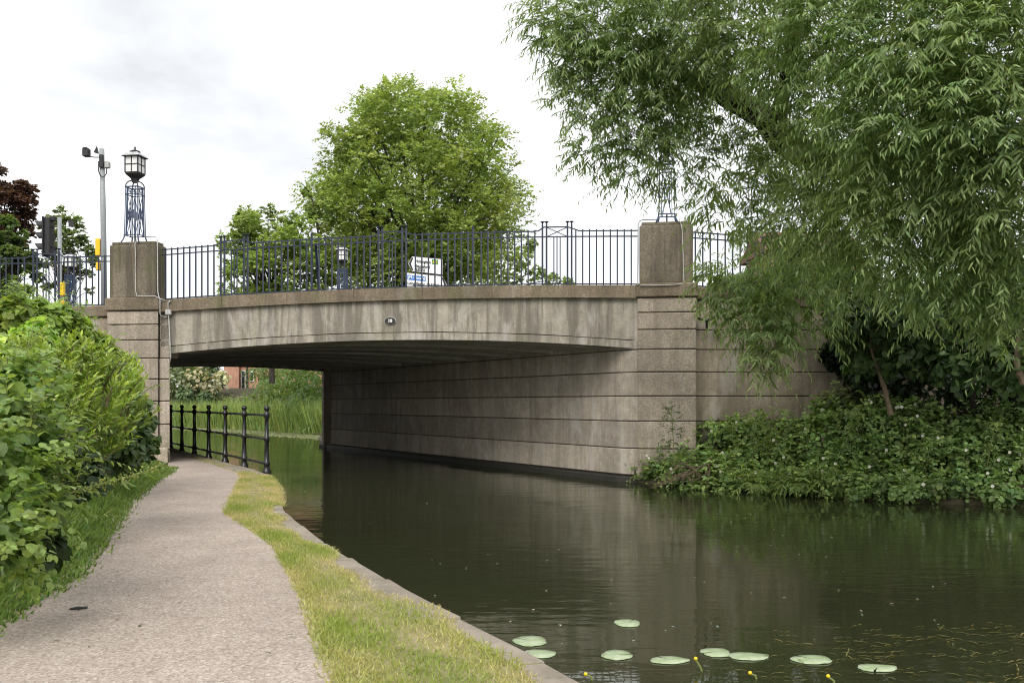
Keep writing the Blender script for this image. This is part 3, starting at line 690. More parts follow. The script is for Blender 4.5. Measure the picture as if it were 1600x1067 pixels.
def leaf_mesh(name, B, D, Up, L, Wd, col, kind):
    tv, tf = LEAF[kind]; tv = np.array(tv, float); n, k = len(B), len(tv)
    D = unit(D); S = unit(np.cross(D, Up)); Nn = np.cross(S, D)
    V = B[:,None,:] + D[:,None,:]*(tv[None,:,0,None]*L[:,None,None]) + S[:,None,:]*(tv[None,:,1,None]*Wd[:,None,None]) + Nn[:,None,:]*(tv[None,:,2,None]*L[:,None,None])
    V = V.reshape(-1, 3)
    sizes = [len(f) for f in tf]; flat = np.concatenate([np.array(f) for f in tf]); nl = len(flat)
    idx = (flat[None,:] + (np.arange(n)*k)[:,None]).reshape(-1)
    st = np.concatenate([[0], np.cumsum(sizes)[:-1]]); starts = (st[None,:] + (np.arange(n)*nl)[:,None]).reshape(-1)
    me = bpy.data.meshes.new(name); me.vertices.add(len(V)); me.vertices.foreach_set('co', V.ravel().astype(np.float32))
    me.loops.add(len(idx)); me.loops.foreach_set('vertex_index', idx.astype(np.int32))
    me.polygons.add(len(starts)); me.polygons.foreach_set('loop_start', starts.astype(np.int32))
    me.update(calc_edges=True)
    at = me.attributes.new('col', 'FLOAT_COLOR', 'POINT'); cc = np.ones((n, k, 4), np.float32); cc[:,:,:3] = np.clip(col, 0, 1)[:,None,:]
    at.data.foreach_set('color', cc.ravel()); return me
def shade(n, base, hue=.12, val=.22):
    base = np.asarray(base, float); v = 1 + rng.normal(0, val, (n,1)); h = rng.normal(0, hue, (n,1))
    return np.clip(base*np.clip(v, .4, 1.8)*(1 + h*np.array([[1.0,.1,-.5]])), .004, .9)
def rand_unit(n): return unit(rng.normal(size=(n,3)))
def shoots(clumps, per, nl, slen, llen, lw, droop, base, up=.25, spread=.75, hang=.35, tip=None, val=.2, shell=.35):
    """clumps (x,y,z,rx,ry,rz). Leafy drooping shoots springing outwards; returns leaf arrays and twig paths."""
    Bs, Ds, Us, Ls, Ws, Cs, tw = [], [], [], [], [], [], []
    for c in clumps:
        ctr = np.array(c[:3]); rad = np.array(c[3:6]); m = max(3, int(per*(c[6] if len(c) > 6 else 1)))
        o = rand_unit(m); p0 = ctr + o*rad*(shell + (1-shell)*rng.random((m,1))**.5)*.92
        dr = unit(o*np.array([1,1,.7]) + np.array([0,0,up]) + rng.normal(0,.35,(m,3)))
        ln = slen*rng.uniform(.6, 1.25, m); tone = shade(1, base, .05, .12)
        ts = (np.arange(nl)+.6)/nl
        p = p0[:,None,:] + dr[:,None,:]*(ts[None,:,None]*ln[:,None,None]); p[...,2] -= droop*ln[:,None]*ts[None,:]**2
        tan = np.repeat(dr[:,None,:], nl, 1).copy(); tan[...,2] -= 2*droop*ts[None,:]; tan = unit(tan)
        sd = unit(np.cross(tan, np.array([0,0,1.0]) + rng.normal(0,.2,(m,1,3)))); sg = np.where(np.arange(nl) % 2 == 0, 1.0, -1.0)
        d = tan*.7 + sd*sg[None,:,None]*spread + np.array([0,0,-hang]) + rng.normal(0,.22,(m,nl,3))
        uu = np.array([0,0,1.0]) + .45*o[:,None,:] + rng.normal(0,.4,(m,nl,3))
        k = m*nl; taper = (1 - .35*np.abs(ts-.45)*2)[None,:]*np.ones((m,1))
        Bs.append(p.reshape(k,3)); Ds.append(d.reshape(k,3)); Us.append(uu.reshape(k,3))
        l = llen*rng.uniform(.75,1.2,k)*taper.ravel(); Ls.append(l); Ws.append(l*lw*rng.uniform(.85,1.15,k))
        cl = shade(k, tone[0], .06, val)
        if tip is not None:
            w = (ts[None,:]**2*np.ones((m,1))).ravel()[:,None]*.75; cl = cl*(1-w) + shade(k, tip, .06, val)*w
        Cs.append(cl)
        pts = np.concatenate([p0[:,None,:], p], 1)[:, ::max(1, nl//4)]; tw += [q for q in pts]
    cat = np.concatenate
    return (cat(Bs), cat(Ds), cat(Us), cat(Ls), cat(Ws), cat(Cs)), tw
def tufts(clumps, per, llen, lw, base, val=.22, droop=.25, shell=.6, tone_var=.14, hue=.07, size_var=.3):
    """leaves spread through each clump, mostly near its surface, facing outwards and up"""
    Bs, Ds, Us, Ls, Ws, Cs = [], [], [], [], [], []
    for c in clumps:
        ctr = np.array(c[:3]); rad = np.array(c[3:6]); m = max(4, int(per*(c[6] if len(c) > 6 else 1)))
        o = rand_unit(m); p = ctr + o*rad*(shell + (1-shell)*rng.random((m,1)))*rng.uniform(.85,1.12,(m,1))
        uu = o*.7 + np.array([0,0,.75]) + rng.normal(0,.45,(m,3))
        d = np.cross(uu, rand_unit(m)) + np.array([0,0,-droop])
        l = llen*rng.uniform(1-size_var, 1+size_var, m)
        Bs.append(p); Ds.append(d); Us.append(uu); Ls.append(l); Ws.append(l*lw*rng.uniform(.85,1.15,m))
        Cs.append(shade(m, shade(1, base, .05, tone_var)[0], hue, val))
    cat = np.concatenate
    return (cat(Bs), cat(Ds), cat(Us), cat(Ls), cat(Ws), cat(Cs))
def joinl(*sets): return tuple(np.concatenate([s[i] for s in sets]) for i in range(6))
def twigs_mesh(name, paths, r, n=3):
    mb = MB()
    for q in paths: mb.tube([tuple(p) for p in q], [r*(1-.7*i/max(1,len(q)-1)) for i in range(len(q))], n, cap=False)
    return mb.mesh_fast(name)
def _mf(self, name):
    me = bpy.data.meshes.new(name); me.from_pydata(self.v, [], self.f); me.update(); return me
MB.mesh_fast = _mf
def cl(px, py, Y, r, rx=1.0, rz=1.0, ry=1.0, k=1.0):
    p = P(px, py, Y); m = r/F*Y; return (p[0], p[1], p[2], m*rx, m*ry, m*rz, k)
def limb(mb, pts, r0, r1, n=8, wob=.06):
    pts = np.array(pts, float); t = np.linspace(0, 1, len(pts)); tt = np.linspace(0, 1, (len(pts)-1)*4+1)
    q = np.stack([np.interp(tt, t, pts[:,i]) for i in range(3)], 1)
    for _ in range(2): q[1:-1] = (q[:-2] + 2*q[1:-1] + q[2:])/4
    q[1:-1] += rng.normal(0, wob*r0, q[1:-1].shape)
    mb.tube([tuple(p) for p in q], list(np.linspace(r0, r1, len(q))), n); return q
def tree(name, label, base, limbs, leaves, kind='quad', mat='leaf', twigs=None, group=None, cat='tree', stem='trunk', crown='crown', bark='bark', tr=.012):
    root = thing(name, label, cat, base, group)
    if limbs:
        mb = MB()
        for pts, r0, r1 in limbs: limb(mb, pts, r0, r1)
        link(stem, mb.mesh_fast(stem), M[bark], root)
    co = link(crown, leaf_mesh(crown, *leaves, kind), M[mat], root)
    if twigs: stuff(link('twigs', twigs_mesh('twigs', twigs, tr), M[bark if bark != 'bark' else 'gstem'], root))
    return root, co

# ------------------------------------------------------------------ willow over the water
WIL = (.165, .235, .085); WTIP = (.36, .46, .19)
wl = [(872,22,14,52,1.3),(950,40,14,75,1.3),(900,85,14.2,42,1.3),(965,110,14,65,1.3),(930,165,14.5,42,1.2),(1005,185,14,62,1.2),(925,228,14.6,34),(990,250,14.6,52),(955,285,14.8,24,.6),(905,130,14.4,24,1),(1010,60,14.6,70,1.2),(1020,130,14.6,60,1.3),(1090,80,14,70,1.3),
 (1050,60,13.6,80),(1065,175,14.5,60,1.1),(1060,245,14.8,58,.5),(1090,300,15.2,45,.4),(1140,330,15.5,50,.8),(1140,265,14.4,55,.8),(1160,50,12.8,80),(1150,110,13.6,50,.7),(1240,100,12.2,70),
 (1300,40,11.2,80),(1290,170,12,75),(1330,250,12,80),(1230,320,14,65,.8),(1290,330,12.6,70),(1390,80,10.6,90),(1400,190,10.6,90),(1400,290,11,85),(1480,60,10,90),
 (1490,170,10,90),(1490,280,10.5,90),(1570,80,9.6,90),(1585,200,9.6,90),(1585,310,10,90),(1430,360,11,60),(1530,385,10.6,62),(1600,420,10.5,60),(1350,350,12,58),
 (1115,440,17.2,36,1.6),(1160,455,17,48,1.7),(1225,440,16.8,55,1.7),(1170,495,16.6,40,1.8),(1205,520,16.2,34,2),(1200,560,15.8,24,2.2),(1260,480,16.6,45,1.6),(1210,385,16,48,.7),(1285,395,15.5,60),
 (1470,435,11,42,1),(1590,490,11,42,1),(1390,420,11.6,42,.9),(1540,455,11.2,40,1),(1330,420,13,44,.9),(1250,250,13.6,70,1),(1190,220,14.2,50,.7),(1440,480,12,26,.6),(1130,180,14.8,45,.8),(880,165,14.5,20,.6),(860,60,14.2,26,.8),(845,25,14.2,22,.7),(1575,540,12,24,.5),
 (1000,-70,13.4,100),(1150,-80,12.6,110),(1300,-80,11.4,110),(1450,-80,10.4,110),(1580,-70,9.8,110),(1700,100,9.8,100)]  # crown out of view, added for its shading and reflection
front = [cl(a[0],a[1],a[2],a[3],1.0,.9,1.0, (a[3]/75.0)**1.6*(a[4] if len(a) > 4 else 1)) for a in wl]
low_ = [q for q in front if q[1] > 15.3]; front = [q for q in front if q[1] <= 15.3]
Ll, twl = shoots(low_, 105, 11, .5, .185, .2, .45, WIL, up=.2, spread=.65, hang=.45, tip=WTIP, val=.2)
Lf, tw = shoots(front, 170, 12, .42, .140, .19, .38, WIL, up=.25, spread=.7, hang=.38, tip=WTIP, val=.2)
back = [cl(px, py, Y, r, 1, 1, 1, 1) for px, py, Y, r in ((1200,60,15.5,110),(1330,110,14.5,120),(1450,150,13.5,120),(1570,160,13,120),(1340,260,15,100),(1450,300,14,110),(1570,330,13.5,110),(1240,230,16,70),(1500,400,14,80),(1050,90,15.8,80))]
Lb, tw2 = shoots(back, 110, 14, .6, .155, .17, .5, (.075,.12,.042), val=.2)  # inner clumps: crown shade painted in as a darker leaf colour
trunk_b = np.array([9.2, 17.6, 1.3])
tl = [([trunk_b+(0,0,-.8), trunk_b+(-.15,-.4,1.6), P(1490,330,15.6), P(1440,260,15)], .5, .34),
 ([P(1440,260,15), P(1330,262,14.8), P(1235,235,14.6), P(1180,170,14.6), P(1095,128,14.6)], .24, .15),
 ([P(1095,128,14.6), P(1030,110,14.4), P(950,90,14.2), P(880,60,14)], .10, .012),
 ([P(1240,240,14.7), P(1215,205,14.6), P(1228,120,14), P(1245,40,13), P(1255,-80,12.5)], .15, .06),
 ([P(1440,260,15), P(1470,150,13), P(1500,40,11.5), P(1520,-120,11)], .26, .08),
 ([P(1470,300,15.5), P(1560,270,13), P(1640,200,11)], .2, .06),([P(1330,262,14.8), P(1290,340,15.2), P(1225,420,16.5)], .06, .015),
 ([P(1440,300,15), P(1420,380,12.5), P(1400,430,11.6)], .05, .012)]
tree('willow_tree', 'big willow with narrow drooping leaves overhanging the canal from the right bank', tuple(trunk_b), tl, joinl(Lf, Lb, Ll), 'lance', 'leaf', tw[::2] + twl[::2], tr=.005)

# ------------------------------------------------------------------ trees beyond the bridge
def round_tree(name, label, px, py, Y, rpx, rzpx, base_z, col, nclump, per, llen, seed_branch=14, clr=.19, group=None, kind='quad', cut=-.75):
    c = P(px, py, Y); R = rpx/F*Y; Rz = rzpx/F*Y; cls = []
    for _ in range(nclump):
        o = rand_unit(1)[0]
        if o[2] < cut: o[2] *= -.5
        rr = (.3 + .7*rng.random()**.4)*rng.uniform(.88, .98)
        k = rng.uniform(.5, 1.25)*clr/.19; cls.append((c[0]+o[0]*R*rr, c[1]+o[1]*R*rr, c[2]+o[2]*Rz*rr, R*.14*k, R*.14*k, R*.09*k, k*k))
    lv, _t = shoots(cls, per, 9, R*.12, llen, .8, .22, col, up=.55, spread=.9, hang=.15, val=.24, shell=.1, tip=[x*1.25 for x in col])
    base = np.array([c[0], c[1], base_z]); lim = [([base, base+(0,0,(c[2]-base_z)*.35), c+(0,0,-Rz*.35), c+(.05*R,0,Rz*.4)], R*.05, R*.012)]
    for q in cls[::max(1, nclump//(seed_branch*3))]:
        q = np.array(q[:3]); s = base + (c - base)*rng.uniform(.35, .85); lim.append(([s, s*.5+q*.5+(0,0,Rz*.05), q], R*.02, R*.004))
    return tree(name, label, tuple(base), lim, lv, kind, 'leaf', group=group)
G1 = 'trees behind the bridge'
round_tree('maple_tree', 'tall rounded green maple behind the bridge centre', 654, 322, 52, 172, 202, 2.5, (.285,.36,.11), 470, 38, .19, group=G1, cut=-1.1, clr=.19, seed_branch=26)
round_tree('young_tree', 'lighter leafy tree left of the maple behind the railing', 425, 418, 47, 98, 98, 2.5, (.28,.36,.11), 110, 32, .19, group=G1, cut=-1.1)
tree('sapling', 'thin sapling with bare leading shoot rising left of the maple', tuple(P(510,470,48)), [([P(510,470,48), P(500,380,48), P(488,305,48), P(470,285,48)], .07, .015)],
  tufts([cl(500,370,48,26), cl(488,330,48,16), cl(478,300,48,8,k=.3), cl(520,330,48,20), cl(460,345,48,18), cl(450,375,48,22), cl(500,420,48,36), cl(530,390,48,30), cl(540,440,48,36)], 170, .22, .8, (.19,.26,.07)), 'quad')
tree('leafy_tree', 'sparse leafy branches right of the maple behind the railing', tuple(P(790,520,46)), [([P(790,520,46), P(800,440,46), P(850,415,46)], .08, .01), ([P(795,470,46), P(830,440,46), P(890,438,46)], .05, .01)],
  tufts([cl(790,420,46,34), cl(815,400,46,18,k=.5), cl(840,425,46,14,k=.4), cl(860,435,46,12,k=.35), cl(800,450,46,30), cl(885,440,46,9,k=.2), cl(830,380,46,9,k=.2)], 210, .24, .8, (.20,.26,.07)), 'quad')
round_tree('copper_beech', 'dark purple brown beech at the left edge of the picture', -5, 330, 48, 62, 75, 2.6, (.11,.06,.048), 80, 34, .2)
round_tree('green_tree', 'dark green tree below the copper beech at the left edge', 5, 425, 42, 52, 92, 2.6, (.14,.20,.07), 80, 34, .19)
round_tree('birch_tree', 'open pale green tree behind the traffic light', 105, 405, 44, 48, 82, 2.6, (.23,.29,.13), 70, 20, .15, group=None)
round_tree('hedge_tree', 'low bushy tree behind the wing wall railing under the willow', 1140, 470, 40, 60, 42, 2.6, (.14,.20,.06), 50, 28, .18)
# behind the wing wall on the right
tree('broadleaf_shrub', 'broad leaved green shrub leaning over the sloping railing below the willow', (7.6, 20.9, 3), [([(7.6,20.9,3),(7.2,20.5,4),(6.2,19.4,4.6)], .07, .02)],
  tufts([cl(1215,440,18.5,30), cl(1250,410,18.8,38), cl(1290,430,18.8,45), cl(1240,380,19.2,30,k=.8), cl(1320,460,18.6,42), cl(1340,410,18.6,50), cl(1190,465,18.2,18,k=.6)], 300, .15, .55, (.10,.16,.045)), 'oval', cat='shrub', crown='foliage', stem='stem')

Yq = 58.0; hb = thing('brick_house', 'orange brick building glimpsed through the willow behind the sloping railing', 'house', pt(1240, 560, Yq))
xa_, xb_ = pt(1205,0,Yq).x, pt(1340,0,Yq).x; zt_ = pt(0,392,Yq).z; xm_ = (xa_+xb_)/2
link('wall', MB().box((xm_, Yq+3, zt_/2+1), (xb_-xa_, 6, zt_-2)).mesh('wall'), M['brick'], hb)
link('roof', MB().add([(xa_-.4,Yq-.4,zt_),(xb_+.4,Yq-.4,zt_),(xb_+.4,Yq+6.4,zt_),(xa_-.4,Yq+6.4,zt_),(xa_-.4,Yq+3,zt_+1.6),(xb_+.4,Yq+3,zt_+1.6)], [(0,1,5,4),(2,3,4,5),(0,4,3),(1,2,5),(0,3,2,1)]).mesh('roof'), M['tile'], hb)
for k in range(3):
    wn_ = link('window', MB().box((xa_+.9+k*1.6, Yq, zt_-1.0), (.9,.1,1.1)).mesh('window'), M['white'], hb); link('pane', MB().box((xa_+.9+k*1.6, Yq-.06, zt_-1.0), (.74,.04,.94)).mesh('pane'), M['pane'], wn_)
# ------------------------------------------------------------------ right bank
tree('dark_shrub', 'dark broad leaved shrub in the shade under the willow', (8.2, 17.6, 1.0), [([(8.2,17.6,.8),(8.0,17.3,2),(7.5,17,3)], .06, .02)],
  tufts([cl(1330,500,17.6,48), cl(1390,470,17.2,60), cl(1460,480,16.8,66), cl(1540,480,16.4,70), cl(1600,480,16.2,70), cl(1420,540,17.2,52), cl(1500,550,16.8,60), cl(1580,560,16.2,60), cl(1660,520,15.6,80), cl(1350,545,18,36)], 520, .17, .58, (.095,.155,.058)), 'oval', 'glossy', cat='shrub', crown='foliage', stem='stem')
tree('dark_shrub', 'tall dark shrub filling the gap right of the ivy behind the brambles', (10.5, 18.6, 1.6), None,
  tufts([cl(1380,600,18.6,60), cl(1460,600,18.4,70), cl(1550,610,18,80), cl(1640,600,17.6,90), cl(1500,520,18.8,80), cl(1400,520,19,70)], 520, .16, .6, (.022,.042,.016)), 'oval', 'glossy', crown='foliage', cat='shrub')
tree('ivy', 'dark ivy draped over the sloping end of the wing wall', (6.9, 19.8, 1.2), None,
  tufts([cl(1300+i*11, 552+i*9, 19.75, 20, 1.1, 1, .5) for i in range(6)] + [cl(1320+i*14, 545+i*6, 19.6, 26, 1, 1, .6) for i in range(7)] + [cl(1345, 575, 19.5, 28), cl(1380, 560, 19.4, 34)], 260, .10, .95, (.02,.036,.014)), 'lobed', 'glossy', crown='foliage', cat='ivy')
for lab, pts, r in (('slim brown bare sapling stem leaning in front of the ivy', [P(1392,648,17.4), P(1381,600,17.4), P(1368,565,17.4), P(1358,535,17.5)], .05),
                    ('thin curved bare stem arching over the brambles', [P(1410,600,17.2), P(1440,575,17.1), P(1478,555,17), P(1475,540,17), P(1440,530,17.1)], .016),
                    ('thick stem curving at the right edge above the brambles', [P(1600,600,15.6), P(1588,570,15.6), P(1592,520,15.7), P(1610,470,15.8)], .06)):
    mb = MB(); limb(mb, pts, r, r*.5, 7); tag(link('bare_stem', mb.mesh_fast('bare_stem'), M['stem']), lab, 'stem')
def bank_clumps(x0, x1, n, f_top, f_bot, Yf, r):
    q = []
    for _ in range(n):
        px = rng.uniform(x0, x1); t = rng.random(); py = f_top(px) + (f_bot(px) - f_top(px))*t
        Yb = Yf(px) + (1-t)*1.7; q.append(cl(px, py, Yb, r*rng.uniform(.7,1.3), 1.1, .8, 1.0))
    return q
ft = lambda px: np.interp(px, [985,1040,1090,1180,1260,1330,1400,1600], [722,705,668,660,640,622,640,640])
fb = lambda px: np.interp(px, [985,1040,1130,1250,1400,1600], [752,754,768,783,792,797])
Yf = lambda px: np.interp(px, [970,1130,1400,1600,1700], [20.0,18.2,16.2,15.5,15.2])
def bramble(label, x0, x1, n, col, per=120, base=None):
    c = bank_clumps(x0, x1, n, ft, fb, Yf, 24)
    for y in np.arange(13.2, 19.6, .16):
        px_ = 800 + (XR(y)+.05)/y*F
        if x0 <= px_ <= x1: c.append((XR(y)+.05+rng.normal(0,.06), y+rng.normal(0,.05), .16+rng.uniform(-.03,.14), .24, .22, .17, .8))
    s, tw_ = shoots(c, per/8, 8, .42, .105, .72, .45, [x*1.25 for x in col], up=.6, spread=.9, hang=.15, val=.3)
    t_ = tufts(c, per, .10, .75, col, val=.34, size_var=.45, tone_var=.28)
    r, co = tree('bramble', label, base, None, joinl(s, t_), 'oval', 'dullleaf', tw_[::3], group='brambles on the right bank', cat='bramble', crown='foliage', bark='stem', tr=.004)
    fl = []
    for q in c[::2]:
        q = np.array(q); fl.append(q[:3] + np.array([rng.normal(0,.6)*q[3], -q[4]*1.35, q[5]*rng.uniform(.1,1.1)]))
    fl = np.array(fl); m = len(fl); B = np.repeat(fl, 5, 0); an = np.tile(np.arange(5)*1.2566, m); D = np.stack([np.cos(an), -.4*np.ones(5*m), np.sin(an)], 1)
    link('blossom', leaf_mesh('blossom', B, D, np.tile([0,-1,.3], (5*m,1)), np.full(5*m,.034), np.full(5*m,.028), np.tile([.75,.73,.68], (5*m,1)), 'oval'), M['dullleaf'], r)
bramble('low bramble clump against the foot of the bridge pier', 985, 1110, 16, (.19,.28,.09), base=tuple(P(1030,745,19.2)))
bramble('bright green bramble spreading below the wing wall', 1110, 1300, 44, (.23,.32,.10), base=tuple(P(1200,760,17.6)))
bramble('broad bramble thicket under the dark shrubs', 1290, 1470, 50, (.19,.275,.09), base=tuple(P(1380,770,16.4)))
bramble('bramble thicket running out of the right edge of the picture', 1460, 1720, 60, (.17,.255,.085), base=tuple(P(1560,775,15.6)))
s, tw_ = shoots([cl(1170+i*16, 752+3*math.sin(i*2), 17.5-i*.12, 15) for i in range(9)], 12, 9,   .42, .16, .2, .5, (.2,.28,.08), up=.7, spread=.7, hang=.3)
tree('waterside_plant', 'narrow leaved plants drooping over the water at the bramble foot', tuple(P(1230,765,17.2)), None, s, 'lance', mat='leaf', twigs=tw_[::2], cat='plant', crown='foliage', bark='gstem', tr=.006)
for k_, (px_, py_, h_, lab_) in enumerate(((1175,650,70,'tall nettle standing left of the waterside plants'),(1320,640,60,'nettle rising above the bramble thicket below the ivy'),(1440,690,75,'tall pale nettle in the middle of the right bank brambles'),(1540,660,80,'leafy nettle near the right edge of the bank'))):
    Yk = Yf(px_) + .5; tp_ = [P(px_+i*3, py_+h_-i*h_/5, Yk) for i in range(6)]
    s, tw_ = shoots([(q[0], q[1], q[2], .05, .05, .05) for q in tp_], 9, 5, .16, .085, .42, .3, (.22,.30,.11), up=.5)
    tree('nettle', lab_, tuple(tp_[0]), [(tp_, .01, .004)], s, 'lance', cat='weed', crown='foliage', stem='stem', bark='gstem')
s, tw_ = shoots([cl(1050, 640+i*14, 18.9, 8+i*3) for i in range(6)], 14, 7, .16, .07, .35, .2, (.11,.15,.06), up=.6)
tree('tall_weed', 'tall thin flowering weed standing against the bridge pier', tuple(P(1052,720,18.9)), [([P(1054,725,18.9), P(1051,670,18.9), P(1048,625,18.9)], .012, .004)], s, 'lance', cat='weed', crown='foliage', stem='stem', bark='gstem')
mb = MB()
for i in range(26):
    a0 = P(rng.uniform(1050,1130), rng.uniform(715,745), 18.6); b0 = P(rng.uniform(1015,1110), rng.uniform(745,764), 18.2); mid = (a0+b0)/2 + (0,-.15,rng.uniform(0,.14)); mb.tube([tuple(a0), tuple(mid), tuple(b0)], [.012,.009,.005], 4)
tag(link('dead_twigs', mb.mesh_fast('dead_twigs'), M['stem']), 'tangle of dry brown twigs at the water beside the low bramble', 'twigs')

# ------------------------------------------------------------------ hedge on the left
HB = 'plants along the towpath hedge'
s, tw_ = shoots([cl(*q) for q in ((100,595,9.6,46),(75,635,9.2,50),(140,605,9.9,44),(130,650,9.5,50),(175,620,10.4,38),(80,690,9.1,42),(140,700,9.6,40),(175,670,10.3,36),(55,590,9.4,38))], 46, 14, .34, .115, .27, .05, (.19,.29,.055), up=1.3, spread=.75, hang=-.25, tip=(.43,.52,.08), val=.18)  # tip colour raised to imitate light from above
tree('laurel_shrub', 'bright yellow green shrub with upright narrow leaves in the middle of the hedge', tuple(P(110,760,9.6)), [([P(110,760,9.8), P(110,690,9.8), P(115,620,9.7)], .05, .02)], s, 'lance', 'glossy', tw_[::3], HB, 'shrub', 'stem', 'foliage', 'stem')
lv = tufts([cl(*q) for q in ((20,500,12.5,38),(70,505,12.8,34),(20,560,11.5,40),(115,520,13.4,30),(150,545,13.8,30),(55,535,12.2,36),(185,570,14.6,24),(135,570,13,30),(200,600,15,24,.8),(10,610,10.6,44),(165,590,14,28),(95,495,13.2,20),(30,478,12.8,14),(60,482,12.9,12))], 460, .115, .8, (.28,.38,.09), val=.3, tone_var=.22)
tree('climber_hedge', 'tangle of light green climbers along the top of the hedge', tuple(P(80,640,13)), None, lv, 'lobed', 'leaf', None, HB, 'hedge', crown='foliage')
lv = tufts([cl(*q) for q in ((195,640,14.2,34),(205,680,14.8,30),(180,690,13.4,32),(215,655,15.6,22),(190,715,13.6,26),(222,700,16.2,18),(170,655,12.8,30),(232,660,17.4,10,1,1,1,.5),(236,690,17.6,10,1,1,1,.5))], 420, .13, .68, (.085,.14,.045), val=.24)
tree('dogwood_shrub', 'darker rounded shrub at the bridge end of the hedge', tuple(P(195,735,14.4)), None, lv, 'oval', 'glossy', None, HB, 'shrub', crown='foliage')
nb_ = [cl(*q) for q in ((15,640,5.9,42),(45,690,6.1,38),(10,720,5.6,46),(52,745,6.1,34),(25,790,5.6,44),(66,800,6.2,26),(5,850,5.3,44),(50,610,6.4,30),(-40,700,5.4,80),(-40,820,5.1,80),(15,590,6.4,32),(30,860,5.6,26))]
s, tw_ = shoots(nb_, 24, 9, .26, .075, .72, .35, (.21,.31,.09), up=.5, spread=.95, hang=.2, tip=(.28,.37,.10), val=.24, shell=.2)
lv = joinl(s, tufts(nb_, 70, .085, .8, (.17,.26,.08), val=.26, size_var=.45, shell=.2))
tree('bindweed', 'large pale green leaves at the near end of the hedge', tuple(P(20,930,5.8)), None, lv, 'oval', 'leaf', tw_[::2], HB, 'bush', crown='foliage', bark='gstem', tr=.004)
lv = tufts([cl(px, py, Y, r) for px, py, Y, r in ((90,720,7.6,45),(60,840,6.4,40),(120,740,8.8,40),(30,760,6.5,60),(40,660,8,70),(120,680,11.5,60),(60,600,12.5,60))], 240, .12, .6, (.03,.052,.018))  # near-black leaf colour paints the shade inside the hedge
tree('hedge', 'leaves coloured dark for shade deep inside the hedge behind the bright shrub', tuple(P(80,800,8)), None, lv, 'oval', 'dullleaf', None, HB, 'hedge', crown='foliage')
for lab_, pp_, c_ in (('loose sprays of pale willowherb poking out of the near hedge', [(70,640,6.6),(95,700,6.8),(60,590,6.9),(100,760,6.9),(85,820,6.5),(40,560,7.2)], (.24,.33,.10)), ('wispy shoots standing above the hedge top', [(40,470,12.6),(85,482,13),(120,500,13.4),(10,462,12.4),(165,545,14),(215,620,15.4)], (.25,.34,.09))):
    sz_ = .06 if pp_[0][2] < 10 else .09
    s, tw_ = shoots([(*P(*q), .1, .1, .1) for q in pp_], 10, 12, .42 if sz_ < .07 else .5, sz_, .3, .35, c_, up=.9, spread=.8, tip=[x*1.2 for x in c_])
    tree('hedge_sprays', lab_, tuple(P(pp_[0][0], 700, pp_[0][2])), None, s, 'lance', 'leaf', tw_, HB, 'plant', crown='foliage', bark='gstem', tr=.004)
# grasses and weeds at the path edge
Bs = []
n = 15000; yy = 4.4 + 15.5*rng.random(n)**1.35; xo = np.abs(rng.normal(0, .26, n)) - .13
xx = np.array([PL(y) for y in yy]) - xo + rng.normal(0,.05,n)
zz = PATHZ + np.clip(xo-.1, 0, 2)*.3
B = np.stack([xx, yy, zz], 1); D = rng.normal(0,.55,(n,3)); D[:,2] = 1; D[:,0] += .35
Lh = rng.uniform(.08,.26,n)*np.clip(.35 + xo*2.2, .35, 1.5)
stuff(tag(link('weedy_grass', leaf_mesh('weedy_grass', B, D, rand_unit(n), Lh, np.full(n,.012)+.012*rng.random(n), shade(n, (.16,.24,.06), .12, .25), 'blade'), M['leaf']), 'rough green weeds and grass along the hedge side of the path', 'grass'))
for lab, pts, YY in (('long leaning flowering dock stalk reaching over the path edge', [(25,815,6.2),(90,775,6.7),(160,755,7.3),(215,742,7.9),(262,722,8.4)], 0), ('upright seeding dock stalk in front of the bright shrub', [(60,815,6.2),(85,760,6.3),(105,715,6.4),(112,690,6.5)], 0)):
    pp = np.array([P(*q) for q in pts]); mb = MB(); q = limb(mb, pp, .009, .003, 5, .3)
    m = 420; t_ = rng.random(m)**.7; idx = (t_*(len(q)-1)).astype(int); B = q[idx] + rng.normal(0,.022,(m,3)); 
    sd_ = (B, rand_unit(m), rand_unit(m), np.full(m,.022), np.full(m,.016), shade(m, (.26,.30,.09), .15, .2))
    k = 16; i2 = rng.integers(2, len(q)-1, k); lf = (q[i2], rng.normal(0,.5,(k,3))+np.array([.3,0,-.6]), rand_unit(k), rng.uniform(.08,.17,k), rng.uniform(.025,.04,k), shade(k, (.15,.22,.05)))
    r = thing('dock_plant', lab, 'plant', tuple(pp[0])); link('stalk', mb.mesh_fast('stalk'), M['gstem'], r); stuff(link('seeds', leaf_mesh('seeds', *sd_, 'quad'), M['dullleaf'], r)); link('leaves', leaf_mesh('leaves', *lf, 'lance'), M['leaf'], r)
c = P(42.5, 771, 6.1); m = 7; an = np.arange(m)*.9
tag(link('orange_flower', leaf_mesh('orange_flower', np.tile(c,(m,1)), np.stack([np.cos(an), -.5+0*an, np.sin(an)],1), np.tile([0,-1,.2],(m,1)), np.full(m,.03), np.full(m,.026), np.tile([.75,.16,.01],(m,1)), 'oval'), M['dullleaf']), 'single small orange flower among the hedge leaves', 'flower')

